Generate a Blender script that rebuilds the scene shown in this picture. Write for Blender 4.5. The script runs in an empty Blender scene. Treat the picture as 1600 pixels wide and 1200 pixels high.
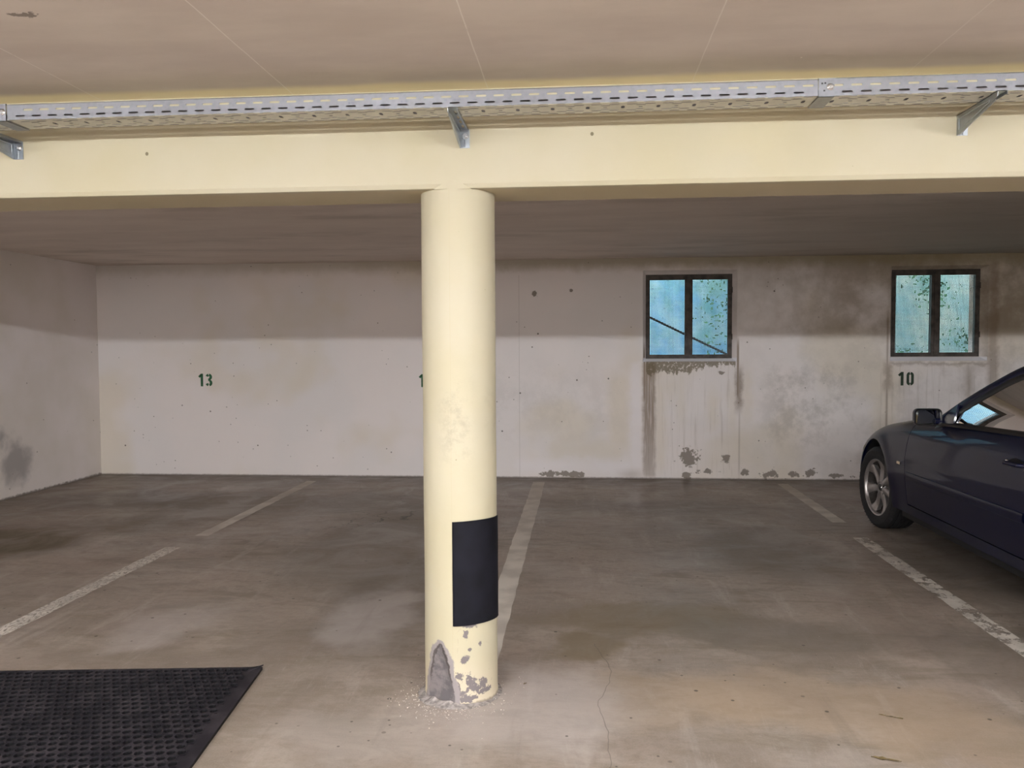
import bpy, math, random
import numpy as np
from mathutils import Vector, Matrix

C = bpy.context.scene.collection
SC = bpy.context.scene
PI = math.pi
random.seed(7)

# ------------------------------------------------------------------ camera
H = 1.42
F_PX, YAW, PITCH, ROLL = 1284.6, 0.0832, -0.0443, -0.0051
cam_d = bpy.data.cameras.new('camera')
cam = bpy.data.objects.new('camera', cam_d)
C.objects.link(cam)
cam_d.sensor_fit = 'HORIZONTAL'
cam_d.sensor_width = 36.0
cam_d.lens = 36.0 * F_PX / 1600.0
cam_d.clip_start = 0.05
fw = Vector((-math.sin(YAW) * math.cos(PITCH), math.cos(YAW) * math.cos(PITCH), math.sin(PITCH)))
rt = fw.cross(Vector((0, 0, 1))).normalized()
up = rt.cross(fw)
r2 = rt * math.cos(ROLL) + up * math.sin(ROLL)
u2 = up * math.cos(ROLL) - rt * math.sin(ROLL)
M = Matrix((r2, u2, -fw)).transposed().to_4x4()
M.translation = (0, 0, H)
cam.matrix_world = M
SC.camera = cam

# ------------------------------------------------------------------ world / exposure
SC.view_settings.view_transform = 'Standard'
SC.view_settings.look = 'None'
SC.view_settings.gamma = 1.0
SC.view_settings.use_curve_mapping = False
SC.view_settings.exposure = 0.14
TUBE_STRENGTH = 235.0
SKY = (1.0, 0.955, 0.89)
SKY_STRENGTH = 4.9
w = bpy.data.worlds.new('overcast_sky')
SC.world = w
w.use_nodes = True
w.node_tree.nodes['Background'].inputs[0].default_value = (*SKY, 1)
w.node_tree.nodes['Background'].inputs[1].default_value = SKY_STRENGTH

# ------------------------------------------------------------------ room dimensions
D = 8.892            # back wall
XL, XR = -5.439, 7.6
YN = -6.5            # wall behind the camera
ZC = 2.3654          # slab over the bays
ZF = 2.41            # slab over the driving lane
YBF, YBB, ZB = 3.1716, 3.485, 2.034
ZL, YL = 2.30, 0.22  # tube lamps


# ------------------------------------------------------------------ node helpers
class NT:
    def __init__(s, name):
        s.m = bpy.data.materials.new(name)
        s.m.use_nodes = True
        s.t = s.m.node_tree
        s.n = s.t.nodes
        s.b = s.n['Principled BSDF']
        s.out = s.n['Material Output']
        tc = s.n.new('ShaderNodeTexCoord')
        s.P = tc.outputs['Object']
        sp = s.n.new('ShaderNodeSeparateXYZ')
        s.t.links.new(s.P, sp.inputs[0])
        s.X, s.Y, s.Z = sp.outputs

    def ln(s, v, sock):
        if isinstance(v, (int, float)):
            sock.default_value = v
        elif isinstance(v, tuple):
            sock.default_value = (*v, 1) if len(v) == 3 and sock.type == 'RGBA' else v
        else:
            s.t.links.new(v, sock)

    def mt(s, op, a, b=0.0, c=None):
        n = s.n.new('ShaderNodeMath')
        n.operation = op
        s.ln(a, n.inputs[0])
        s.ln(b, n.inputs[1])
        if c is not None:
            s.ln(c, n.inputs[2])
        return n.outputs[0]

    def add(s, a, b): return s.mt('ADD', a, b)
    def sub(s, a, b): return s.mt('SUBTRACT', a, b)
    def mul(s, *a):
        r = a[0]
        for x in a[1:]:
            r = s.mt('MULTIPLY', r, x)
        return r
    def mx(s, *a):
        r = a[0]
        for x in a[1:]:
            r = s.mt('MAXIMUM', r, x)
        return r

    def ss(s, v, lo, hi, a=0.0, b=1.0):
        """smoothstep of v from lo..hi mapped to a..b"""
        n = s.n.new('ShaderNodeMapRange')
        n.interpolation_type = 'SMOOTHSTEP'
        if lo > hi:
            lo, hi, a, b = hi, lo, b, a
        s.ln(v, n.inputs[0])
        for i, x in enumerate((lo, hi, a, b)):
            n.inputs[i + 1].default_value = x
        return n.outputs[0]

    def vec(s, x, y, z):
        n = s.n.new('ShaderNodeCombineXYZ')
        s.ln(x, n.inputs[0]); s.ln(y, n.inputs[1]); s.ln(z, n.inputs[2])
        return n.outputs[0]

    def mapv(s, scale=(1, 1, 1), loc=(0, 0, 0), rot=(0, 0, 0), v=None):
        n = s.n.new('ShaderNodeMapping')
        s.t.links.new(v or s.P, n.inputs[0])
        n.inputs[1].default_value = loc
        n.inputs[2].default_value = rot
        n.inputs[3].default_value = scale
        return n.outputs[0]

    def noise(s, scale, detail=3, rough=0.5, v=None, dist=0.0):
        n = s.n.new('ShaderNodeTexNoise')
        s.t.links.new(v or s.P, n.inputs['Vector'])
        n.inputs['Scale'].default_value = scale
        n.inputs['Detail'].default_value = detail
        n.inputs['Roughness'].default_value = rough
        n.inputs['Distortion'].default_value = dist
        return n.outputs[0]

    def voro(s, scale, v=None, feature='F1', rnd=1.0):
        n = s.n.new('ShaderNodeTexVoronoi')
        n.feature = feature
        s.t.links.new(v or s.P, n.inputs['Vector'])
        n.inputs['Scale'].default_value = scale
        n.inputs['Randomness'].default_value = rnd
        return n.outputs[0]

    def mix(s, f, a, b, mode='MIX'):
        n = s.n.new('ShaderNodeMix')
        n.data_type = 'RGBA'
        n.blend_type = mode
        s.ln(f, n.inputs[0]); s.ln(a, n.inputs[6]); s.ln(b, n.inputs[7])
        return n.outputs[2]

    def box(s, u, v, u0, u1, v0, v1, su, sv=None):
        sv = sv if sv is not None else su
        return s.mul(s.ss(u, u0 - su, u0 + su), s.ss(u, u1 + su, u1 - su), s.ss(v, v0 - sv, v0 + sv), s.ss(v, v1 + sv, v1 - sv))

    def ell(s, u, v, cu, cv, ru, rv):
        """1 at the centre of the ellipse falling to 0 at its rim"""
        a = s.mt('POWER', s.mt('ABSOLUTE', s.mul(s.sub(u, cu), 1 / ru)), 2.0)
        b = s.mt('POWER', s.mt('ABSOLUTE', s.mul(s.sub(v, cv), 1 / rv)), 2.0)
        return s.mx(s.sub(1.0, s.mt('SQRT', s.add(a, b))), 0.0)

    def bump(s, h, strength=0.2, dist=0.01):
        n = s.n.new('ShaderNodeBump')
        s.t.links.new(h, n.inputs['Height'])
        n.inputs['Strength'].default_value = strength
        n.inputs['Distance'].default_value = dist
        s.t.links.new(n.outputs[0], s.b.inputs['Normal'])

    def done(s, col, rough=0.8, metal=0.0, spec=0.5):
        s.ln(col, s.b.inputs['Base Color'])
        s.ln(rough, s.b.inputs['Roughness'])
        s.b.inputs['Metallic'].default_value = metal
        s.b.inputs['Specular IOR Level'].default_value = spec
        return s.m


def simple(name, col, rough=0.5, metal=0.0, spec=0.5, coat=0.0, var=0.12, vs=30.0, bump=0.0):
    t = NT(name)
    n = t.noise(vs, 4)
    dark = tuple(c * (1 - var) for c in col)
    lite = tuple(min(1, c * (1 + var)) for c in col)
    c = t.mix(t.ss(n, 0.3, 0.7), dark, lite)
    m = t.done(c, rough, metal, spec)
    t.b.inputs['Coat Weight'].default_value = coat
    t.b.inputs['Coat Roughness'].default_value = 0.03
    if bump:
        t.bump(n, bump, 0.002)
    return m


# ------------------------------------------------------------------ mesh helpers
def rootloc(o):
    while o.parent:
        o = o.parent
    return Vector(o.location)


class MB:
    def __init__(s):
        s.v = []
        s.f = []
        s.mi = []
        s.cur = 0

    def quadv(s, pts):
        i = len(s.v)
        s.v += [tuple(p) for p in pts]
        s.f.append(tuple(range(i, i + len(pts))))
        s.mi.append(s.cur)

    def face(s, idx):
        s.f.append(tuple(idx)); s.mi.append(s.cur)

    def box(s, x0, x1, y0, y1, z0, z1):
        i = len(s.v)
        s.v += [(x, y, z) for z in (z0, z1) for y in (y0, y1) for x in (x0, x1)]
        for q in ((0, 2, 3, 1), (4, 5, 7, 6), (0, 1, 5, 4), (2, 6, 7, 3), (0, 4, 6, 2), (1, 3, 7, 5)):
            s.face([i + k for k in q])
        return s

    def grid(s, rows, flip=False, closed=False):
        """rows: list of equal-length lists of points"""
        i = len(s.v)
        n = len(rows[0])
        for r in rows:
            s.v += [tuple(p) for p in r]
        for a in range(len(rows) - 1):
            for b in range(n if closed else n - 1):
                b2 = (b + 1) % n
                q = (i + a * n + b, i + a * n + b2, i + (a + 1) * n + b2, i + (a + 1) * n + b)
                s.face(q[::-1] if flip else q)
        return s

    def prism(s, poly, depth):
        """poly: list of 3D points, depth: vector"""
        i = len(s.v)
        n = len(poly)
        d = Vector(depth)
        s.v += [tuple(p) for p in poly] + [tuple(Vector(p) + d) for p in poly]
        s.face([i + k for k in range(n)][::-1])
        s.face([i + n + k for k in range(n)])
        for k in range(n):
            k2 = (k + 1) % n
            s.face((i + k, i + k2, i + n + k2, i + n + k))
        return s

    def tube(s, path, r, n=10, cap=True):
        path = [Vector(p) for p in path]
        rows = []
        for k, p in enumerate(path):
            t = (path[min(k + 1, len(path) - 1)] - path[max(k - 1, 0)]).normalized()
            a = t.cross(Vector((0, 0, 1)) if abs(t.z) < 0.95 else Vector((1, 0, 0))).normalized()
            b = t.cross(a)
            rr = r[k] if isinstance(r, (list, tuple)) else r
            rows.append([p + a * rr * math.cos(2 * PI * j / n) + b * rr * math.sin(2 * PI * j / n) for j in range(n)])
        i = len(s.v)
        s.grid(rows, closed=True)
        if cap:
            s.face([i + j for j in range(n)][::-1])
            s.face([i + (len(path) - 1) * n + j for j in range(n)])
        return s

    def lathe(s, prof, c, axis='Z', n=32, a0=0.0, a1=2 * PI):
        """prof: (radius, height) list; c: centre"""
        full = abs(a1 - a0 - 2 * PI) < 1e-6
        k = n if full else n + 1
        rows = []
        for r, h in prof:
            row = []
            for j in range(k):
                a = a0 + (a1 - a0) * j / n
                u, v = r * math.cos(a), r * math.sin(a)
                if axis == 'Z': p = (c[0] + u, c[1] + v, c[2] + h)
                elif axis == 'X': p = (c[0] + h, c[1] + u, c[2] + v)
                else: p = (c[0] + u, c[1] + h, c[2] + v)
                row.append(p)
            rows.append(row)
        s.grid(rows, closed=full, flip=(axis == 'Y'))
        return s

    def build(s, name, mat, parent=None, smooth=0.6, weld=False, mods=()):
        off = rootloc(parent) if parent else Vector((0, 0, 0))
        me = bpy.data.meshes.new(name)
        me.from_pydata([tuple(Vector(v) - off) for v in s.v], [], s.f)
        mats = mat if isinstance(mat, (list, tuple)) else [mat]
        for m in mats:
            me.materials.append(m)
        if len(mats) > 1:
            me.polygons.foreach_set('material_index', s.mi)
        me.validate()
        if weld:
            import bmesh
            bm = bmesh.new(); bm.from_mesh(me)
            bmesh.ops.remove_doubles(bm, verts=bm.verts, dist=0.0004)
            bmesh.ops.recalc_face_normals(bm, faces=bm.faces)
            bm.to_mesh(me); bm.free()
        if smooth:
            me.polygons.foreach_set('use_smooth', [True] * len(me.polygons))
            me.set_sharp_from_angle(angle=smooth)
        o = bpy.data.objects.new(name, me)
        C.objects.link(o)
        if parent:
            o.parent = parent
        for kind, kw in mods:
            md = o.modifiers.new(kind.lower(), kind)
            for a, b in kw.items():
                setattr(md, a, b)
        return o


def tag(o, label=None, cat=None, group=None, kind=None):
    if label: o['label'] = label
    if cat: o['category'] = cat
    if group: o['group'] = group
    if kind: o['kind'] = kind
    return o


def empty(name, loc, **k):
    o = bpy.data.objects.new(name, None)
    C.objects.link(o)
    o.location = loc
    o.empty_display_size = 0.1
    return tag(o, **k)


def struct(name, mb, mat, parent=None, **kw):
    o = mb.build(name, mat, parent, **kw)
    if not parent:
        o['kind'] = 'structure'
    return o


def pchip(xs, ys):
    xs = np.array(xs, float); ys = np.array(ys, float)
    h = np.diff(xs); d = np.diff(ys) / h
    m = np.zeros(len(xs)); m[0] = d[0]; m[-1] = d[-1]
    for i in range(1, len(xs) - 1):
        if d[i - 1] * d[i] > 0:
            w1 = 2 * h[i] + h[i - 1]; w2 = h[i] + 2 * h[i - 1]
            m[i] = (w1 + w2) / (w1 / d[i - 1] + w2 / d[i])

    def f(x):
        x = min(max(x, xs[0]), xs[-1])
        i = min(max(int(np.searchsorted(xs, x)) - 1, 0), len(xs) - 2)
        t = (x - xs[i]) / h[i]
        return float((2*t**3 - 3*t**2 + 1) * ys[i] + (t**3 - 2*t**2 + t) * h[i] * m[i] + (-2*t**3 + 3*t**2) * ys[i+1] + (t**3 - t**2) * h[i] * m[i+1])
    return f


# ================================================================== MATERIALS
WHITE = (0.86, 0.80, 0.79)


def mat_back_wall():
    t = NT('stained_white_plaster')
    X, Z = t.X, t.Z
    wob = t.noise(9, 5, 0.65)
    wf = t.noise(40, 6, 0.7)
    Xw = t.add(X, t.mul(t.sub(wob, 0.5), 0.10))
    Zw = t.add(Z, t.mul(t.sub(t.noise(7, 5, 0.65, t.mapv(loc=(3, 7, 1))), 0.5), 0.12))
    col = t.mix(t.ss(t.noise(1.1, 4), 0.35, 0.65), WHITE, tuple(c * k for c, k in zip(WHITE, (0.95, 0.97, 0.98))))
    # warm cream patches
    yel = (0.74, 0.655, 0.51)
    y = t.ss(t.noise(0.85, 3, 0.5, t.mapv(loc=(5.2, 0, 2.1))), 0.50, 0.68)
    for bx in ((0.30, 0.52, 0.30, 1.15), (-0.35, 0.45, 0.22, 0.42), (0.80, 0.90, 0.1, 1.1), (1.72, 1.80, 0.6, 1.15), (1.36, 1.45, 0.55, 0.95), (1.04, 1.1, 0.6, 1.2), (1.58, 1.64, 0.3, 1.0), (3.05, 3.3, 0.3, 1.2)):
        y = t.mx(y, t.mul(t.box(Xw, Zw, *bx, 0.08, 0.14), 0.9))
    col = t.mix(t.mul(y, 0.5), col, yel)
    # lilac-white halo round the seepage
    hal = t.mul(t.mx(t.box(Xw, Zw, 0.54, 0.66, 0.1, 1.25, 0.05), t.box(Xw, Zw, -0.7, 0.55, 0.06, 0.2, 0.06)), 0.6)
    col = t.mix(hal, col, (0.88, 0.84, 0.87))
    # fine vertical run marks under the windows
    run = t.noise(1.0, 5, 0.65, t.mapv(scale=(26, 1, 1.2)))
    under = t.mx(t.box(Xw, Z, 0.68, 1.66, 0.05, 1.24, 0.05), t.box(Xw, Z, 3.1, 4.3, 0.1, 1.24, 0.06))
    col = t.mix(t.mul(t.ss(run, 0.50, 0.70), under, 0.26), col, (0.33, 0.27, 0.21))
    # grey mould clouds right of the left window, and everything getting dirtier to the right
    cl = t.ss(t.noise(3.2, 7, 0.72, t.mapv(loc=(1, 0, 4))), 0.40, 0.66)
    cloud = t.mul(cl, t.box(Xw, Zw, 1.95, 2.90, 0.35, 1.25, 0.22, 0.2), 0.42)
    cloud = t.mx(cloud, t.mul(cl, t.ss(X, 0.6, 5.0), 0.30))
    cloud = t.mx(cloud, t.mul(cl, t.box(X, Zw, -1.2, 0.5, 0.45, 1.15, 0.35), 0.14))
    col = t.mix(cloud, col, (0.27, 0.245, 0.215))
    # brown dirt on the upper wall toward the right, yellow-brown band under the ceiling
    up_ = t.mul(t.ss(X, 0.2, 3.6), t.ss(Z, 1.42, 1.62), t.ss(t.noise(1.6, 6, 0.62), 0.30, 0.62), 0.78)
    col = t.mix(up_, col, (0.255, 0.20, 0.135))
    ceb = t.mul(t.ss(Zw, 2.19, 2.34), t.ss(X, -5.6, 1.5, 0.3, 0.75))
    col = t.mix(ceb, col, (0.33, 0.28, 0.17))
    # pock marks
    dn = t.voro(11.0)
    dm = t.mul(t.ss(dn, 0.085, 0.045), t.ss(t.noise(2.7, 2), 0.46, 0.58), 0.8)
    dn2 = t.voro(4.0, t.mapv(loc=(2, 1, 6)))
    dm = t.mx(dm, t.mul(t.ss(dn2, 0.045, 0.03), 0.85))
    col = t.mix(dm, col, (0.10, 0.085, 0.07))
    # brown seepage columns
    brn = (0.20, 0.135, 0.085)
    k = t.mul(t.box(t.add(X, t.mul(t.sub(wob, .5), .05)), Z, 0.668, 0.800, 0.02, 1.26, 0.026, 0.03), t.ss(t.noise(1, 5, 0.6, t.mapv(scale=(70, 1, 3.5))), 0.30, 0.52, 0.50, 1.0), t.ss(Z, -0.1, 0.75, 0.62, 1.0), 0.82)
    k = t.mx(k, t.mul(t.box(X, Z, 0.672, 0.690, 0.8, 1.42, 0.007, 0.1), 0.95))
    k = t.mx(k, t.mul(t.box(X, Z, 1.655, 1.675, 0.85, 1.48, 0.008, 0.08), 0.95))
    k = t.mx(k, t.mul(t.box(Xw, Z, 1.645, 1.71, 0.75, 1.18, 0.03, 0.10), 0.75))
    k = t.mx(k, t.mul(t.box(X, Z, 1.680, 1.688, 0.05, 1.0, 0.012, 0.1), 0.62))
    k = t.mx(k, t.mul(t.box(X, Z, 3.188, 3.205, 0.2, 1.75, 0.013, 0.1), 0.75))
    k = t.mx(k, t.mul(t.box(Xw, Z, 3.17, 3.24, 0.95, 1.25, 0.03, 0.08), 0.6))
    k = t.mx(k, t.mul(t.box(Xw, Z, 4.20, 4.30, 0.6, 2.25, 0.04, 0.1), 0.6))
    k = t.mx(k, t.mul(t.box(X, Zw, 3.2, 4.25, 1.215, 1.245, 0.04, 0.02), 0.55))
    k = t.mx(k, t.mul(t.box(Xw, Z, 3.98, 4.06, 0.5, 1.2, 0.05, 0.2), 0.45))
    k = t.mx(k, t.mul(t.box(Xw, Z, 0.45, 0.64, 0.0, 0.09, 0.12, 0.05), 0.35))
    col = t.mix(t.mul(k, 0.9), col, brn)
    # sill slope coloured pale blue for the light falling on it
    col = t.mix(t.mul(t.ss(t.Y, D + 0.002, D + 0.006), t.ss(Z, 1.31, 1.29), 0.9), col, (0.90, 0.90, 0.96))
    # ragged green-brown flake zone below the left sill
    lowlim = t.add(1.145, t.mul(t.sub(t.noise(1, 5, 0.7, t.mapv(scale=(16, 1, 5))), 0.5), 0.34))
    lowlim = t.add(lowlim, t.ss(X, 0.95, 1.5, -0.01, 0.07))
    fl = t.mul(t.ss(t.sub(Z, lowlim), 0.0, 0.014), t.box(X, Z, 0.70, 1.64, 1.0, 1.262, 0.006), t.ss(wf, 0.36, 0.46))
    col = t.mix(t.mul(fl, 0.8), col, (0.17, 0.135, 0.085))
    # formwork seam left of the window
    col = t.mix(t.mul(t.box(X, Z, -0.664, -0.658, 0, 2.2, 0.004), 0.25), col, (0.2, 0.18, 0.16))
    # peeled paint showing grey render
    rag = t.add(t.mul(t.noise(11, 6, 0.75), 0.85), t.mul(wf, 0.15))
    pe = t.mul(t.ell(X, Z, 1.175, 0.235, 0.22, 0.19), 1.0)
    for e in ((1.14, 0.045, 0.10, 0.07), (1.36, 0.085, 0.17, 0.05), (-0.20, 0.045, 0.38, 0.065), (1.54, 0.22, 0.08, 0.10), (1.75, 0.09, 0.08, 0.09),
              (2.0, 0.055, 0.2, 0.07), (2.25, 0.06, 0.14, 0.06), (2.42, 0.08, 0.10, 0.07), (2.7, 0.05, 0.16, 0.05), (2.88, 0.04, 0.1, 0.05), (1.49, 1.14, 0.07, 0.05),
              (-0.50, 2.0, 0.045, 0.06), (-0.10, 2.03, 0.035, 0.03), (3.2, 0.05, 0.3, 0.06)):
        pe = t.mx(pe, t.ell(X, Z, *e))
    pm = t.ss(t.add(pe, t.mul(t.sub(rag, 0.5), 2.9)), 0.52, 0.58)
    pm = t.mul(pm, t.ss(pe, 0.0, 0.05))
    col = t.mix(t.mul(pm, 0.9), col, (0.25, 0.213, 0.185))
    # dirt line at the floor
    fl2 = t.mul(t.ss(t.add(Z, t.mul(t.sub(wf, .5), .02)), 0.022, 0.004), 0.75)
    col = t.mix(fl2, col, (0.13, 0.10, 0.08))
    h = t.add(t.mul(t.noise(22, 5), 0.6), t.mul(pm, -1.2))
    t.bump(h, 0.25, 0.006)
    return t.done(col, 0.85, spec=0.3)


def mat_left_wall():
    t = NT('white_plaster_side')
    Y, Z = t.Y, t.Z
    n = t.noise(1.2, 4)
    col = t.mix(t.ss(n, 0.35, 0.65), WHITE, (0.78, 0.725, 0.68))
    Yw = t.add(Y, t.mul(t.sub(t.noise(6, 4), 0.5), 0.35))
    Zw = t.add(Z, t.mul(t.sub(t.noise(6, 4, 0.5, t.mapv(loc=(1, 5, 2))), 0.5), 0.35))
    c = t.mx(t.ell(Yw, Zw, 7.48, 0.33, 0.30, 0.28), t.mul(t.ell(Yw, Zw, 7.3, 0.58, 0.16, 0.16), 0.7))
    col = t.mix(t.mul(t.ss(c, 0.05, 0.7), 0.62), col, (0.22, 0.21, 0.22))
    col = t.mix(t.mul(t.ss(t.voro(6.0), 0.06, 0.03), 0.6), col, (0.15, 0.12, 0.10))
    fl2 = t.mul(t.ss(t.add(Z, t.mul(t.sub(t.noise(30, 4), .5), .04)), 0.03, 0.005), 0.8)
    col = t.mix(fl2, col, (0.12, 0.095, 0.075))
    t.bump(t.noise(18, 5), 0.2, 0.005)
    return t.done(col, 0.85, spec=0.3)


def mat_ceiling():
    t = NT('formwork_concrete_ceiling')
    X, Y = t.X, t.Y
    st = t.noise(1.0, 6, 0.62, t.mapv(scale=(1.1, 3.2, 1)))
    base = t.mix(t.ss(st, 0.33, 0.68), (0.62, 0.545, 0.485), (0.70, 0.625, 0.555))
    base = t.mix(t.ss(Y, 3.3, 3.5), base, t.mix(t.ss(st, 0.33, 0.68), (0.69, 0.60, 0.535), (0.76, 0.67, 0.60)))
    # yellow paint feathered onto the slab beside the beam (both sides are painted with the beam)
    e = t.add(Y, t.mul(t.sub(t.noise(3, 4), 0.5), 0.05))
    band = t.mul(t.ss(e, 3.045, 3.115), t.ss(Y, 3.40, 3.35))
    col = t.mix(t.mul(band, 0.92), base, (0.88, 0.78, 0.52))
    # brown marks over the bays, then darker and greener toward the right
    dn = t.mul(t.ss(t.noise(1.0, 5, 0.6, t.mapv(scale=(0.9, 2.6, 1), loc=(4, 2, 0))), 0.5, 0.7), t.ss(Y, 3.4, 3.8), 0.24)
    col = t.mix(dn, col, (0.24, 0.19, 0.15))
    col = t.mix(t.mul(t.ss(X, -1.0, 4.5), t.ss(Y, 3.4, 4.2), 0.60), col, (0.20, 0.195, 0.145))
    # white seams running away from the camera
    sm = None
    for x in (-3.44, -2.67, -1.897, -1.116, -0.351, 0.418, 1.185, 1.95, 2.72):
        b = t.box(t.add(X, t.mul(t.sub(t.noise(5, 3), .5), .006)), Y, x - 0.0008, x + 0.0008, -6, 8.8, 0.0028, 0.1)
        sm = b if sm is None else t.mx(sm, b)
    sm = t.mul(sm, t.ss(t.noise(1, 4, 0.8, t.mapv(scale=(3, 14, 1))), 0.26, 0.46), t.ss(Y, 3.6, 3.0, 0.16, 1.0), t.ss(X, 0.2, 0.6, 1.0, 0.5))
    col = t.mix(sm, col, (0.98, 0.95, 0.88))
    # little drips of efflorescence and specks
    sp = t.mul(t.ss(t.voro(7.0), 0.035, 0.02), t.ss(t.noise(2, 2), 0.5, 0.6))
    col = t.mix(sp, col, (0.9, 0.85, 0.78))
    bl = t.ss(t.add(t.ell(X, Y, -1.635, 2.347, 0.07, 0.03), t.mul(t.sub(t.noise(60, 4), .5), 1.6)), 0.35, 0.5)
    col = t.mix(t.mul(bl, t.ss(t.ell(X, Y, -1.635, 2.347, 0.07, 0.03), 0, .1), 0.7), col, (0.12, 0.09, 0.07))
    t.bump(t.noise(1, 6, 0.6, t.mapv(scale=(6, 12, 1))), 0.10, 0.004)
    return t.done(col, 0.9, spec=0.25)


def mat_yellow(name, column=False):
    t = NT(name)
    X, Y, Z = t.X, t.Y, t.Z
    col = t.mix(t.ss(t.noise(2.2, 5), 0.35, 0.68), (0.465, 0.418, 0.29), (0.485, 0.442, 0.33))
    if not column:
        col = t.mix(t.mul(t.ss(t.noise(1.3, 4, 0.5, t.mapv(loc=(3, 1, 5))), 0.55, 0.75), 0.25), col, (0.60, 0.52, 0.30))
        holes = t.mul(t.ss(t.voro(9.0), 0.03, 0.015), t.ss(t.noise(3, 2), 0.42, 0.55))
        for hx, hz in ((-1.715, 2.196), (0.045, 2.228)):
            holes = t.mx(holes, t.ss(t.ell(X, Z, hx, hz, 0.008, 0.009), 0.1, 0.3))
        col = t.mix(t.mul(holes, 0.8), col, (0.10, 0.08, 0.04))
        col = t.mix(t.mul(t.ss(Y, YBF + 0.01, YBF + 0.05), 0.45), col, (0.62, 0.52, 0.33))
        t.bump(t.noise(14, 5), 0.12, 0.004)
        return t.done(col, 0.72, spec=0.35)
    # column: unwrapped coordinate around the front, u = arc length, 0 toward the camera
    a = t.mt('ARCTAN2', X, t.mul(Y, -1.0))
    u = t.mul(a, 0.1486)
    wf = t.noise(38, 6, 0.75)
    wm = t.noise(13, 5, 0.7)
    # formwork seam
    col = t.mix(t.mul(t.box(u, Z, -0.014, -0.0125, 0, 2.1, 0.0015), 0.55), col, (0.45, 0.38, 0.25))
    # rubbed grey dirt about half way up
    rb = t.mul(t.ss(t.noise(9, 6, 0.75), 0.45, 0.66), t.mx(t.box(u, Z, -0.05, 0.07, 0.98, 1.28, 0.05, 0.08), t.mul(t.ell(u, Z, 0.2, 1.12, 0.10, 0.22), 1.0)), 0.62)
    col = t.mix(rb, col, (0.33, 0.29, 0.22))
    col = t.mix(t.mul(t.ss(Z, 0.22, 0.04), 0.25), col, (0.75, 0.60, 0.45))
    sc_ = t.mul(t.ss(t.mt('ABSOLUTE', t.sub(t.noise(4.5, 3, 0.5, t.mapv(scale=(1, 1, .55))), 0.5)), 0.006, 0.002), t.ss(Z, 0.72, 0.3), t.ss(wm, .45, .6), 0.5)
    col = t.mix(sc_, col, (0.35, 0.27, 0.22))
    holes = t.mul(t.ss(t.voro(17.0), 0.055, 0.03), t.ss(t.noise(4, 2, 0.5, t.mapv(loc=(2, 2, 2))), 0.5, 0.6))
    col = t.mix(t.mul(holes, 0.8), col, (0.12, 0.09, 0.05))
    # flaked paint near the foot
    gr = (0.175, 0.152, 0.155)
    pe = None
    for e in ((0.035, 0.185, 0.028, 0.026), (0.055, 0.225, 0.012, 0.012), (0.10, 0.245, 0.012, 0.017), (0.015, 0.115, 0.035, 0.035), (0.055, 0.105, 0.05, 0.045), (0.0, 0.058, 0.05, 0.035), (0.075, 0.07, 0.06, 0.03), (0.115, 0.08, 0.05, 0.04),
              (0.06, 0.325, 0.045, 0.02), (0.04, 0.285, 0.02, 0.03), (0.05, 0.03, 0.07, 0.02), (0.12, 0.05, 0.06, 0.02), (0.09, 0.335, 0.03, 0.012)):
        q = t.ell(u, Z, *e)
        pe = q if pe is None else t.mx(pe, q)
    pm = t.mul(t.ss(t.add(pe, t.mul(t.sub(wf, 0.5), 3.0)), 0.42, 0.50), t.ss(pe, 0.0, 0.06))
    # big broken patch: pointed arch, outer grey primer then the mortar repair
    uc = t.mt('ABSOLUTE', t.sub(t.add(u, t.mul(t.sub(wm, .5), .05)), -0.072))
    zz = t.add(Z, t.mul(t.sub(wf, .5), .03))
    outer = t.mul(t.ss(t.sub(uc, t.mul(t.mt('SQRT', t.mx(t.sub(0.262, zz), 0.0)), 0.19)), 0.004, -0.004), t.ss(zz, 0.262, 0.255))
    inner_w = t.mul(t.mt('POWER', t.mx(t.sub(0.245, zz), 0.0), 0.62), 0.17)
    ds = t.sub(uc, inner_w)
    inner = t.mul(t.ss(ds, 0.003, -0.002), t.ss(zz, 0.246, 0.24))
    rim = t.mul(t.ss(t.mt('ABSOLUTE', ds), 0.008, 0.002), t.ss(zz, 0.25, 0.24), t.ss(zz, 0.07, 0.12))
    col = t.mix(pm, col, gr)
    col = t.mix(outer, col, (0.27, 0.24, 0.24))
    col = t.mix(inner, col, t.mix(t.ss(wm, 0.4, 0.62), (0.11, 0.10, 0.105), (0.20, 0.175, 0.175)))
    col = t.mix(t.mul(rim, 0.85), col, (0.06, 0.05, 0.045))
    col = t.mix(t.mul(t.ss(t.add(Z, t.mul(t.sub(wf, .5), .03)), 0.018, 0.006), 0.8), col, (0.16, 0.13, 0.11))
    t.bump(t.add(t.mul(t.noise(25, 5), .5), t.add(t.mul(pm, -0.8), t.mul(inner, -1.5))), 0.3, 0.006)
    return t.done(col, 0.62, spec=0.4)


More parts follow.
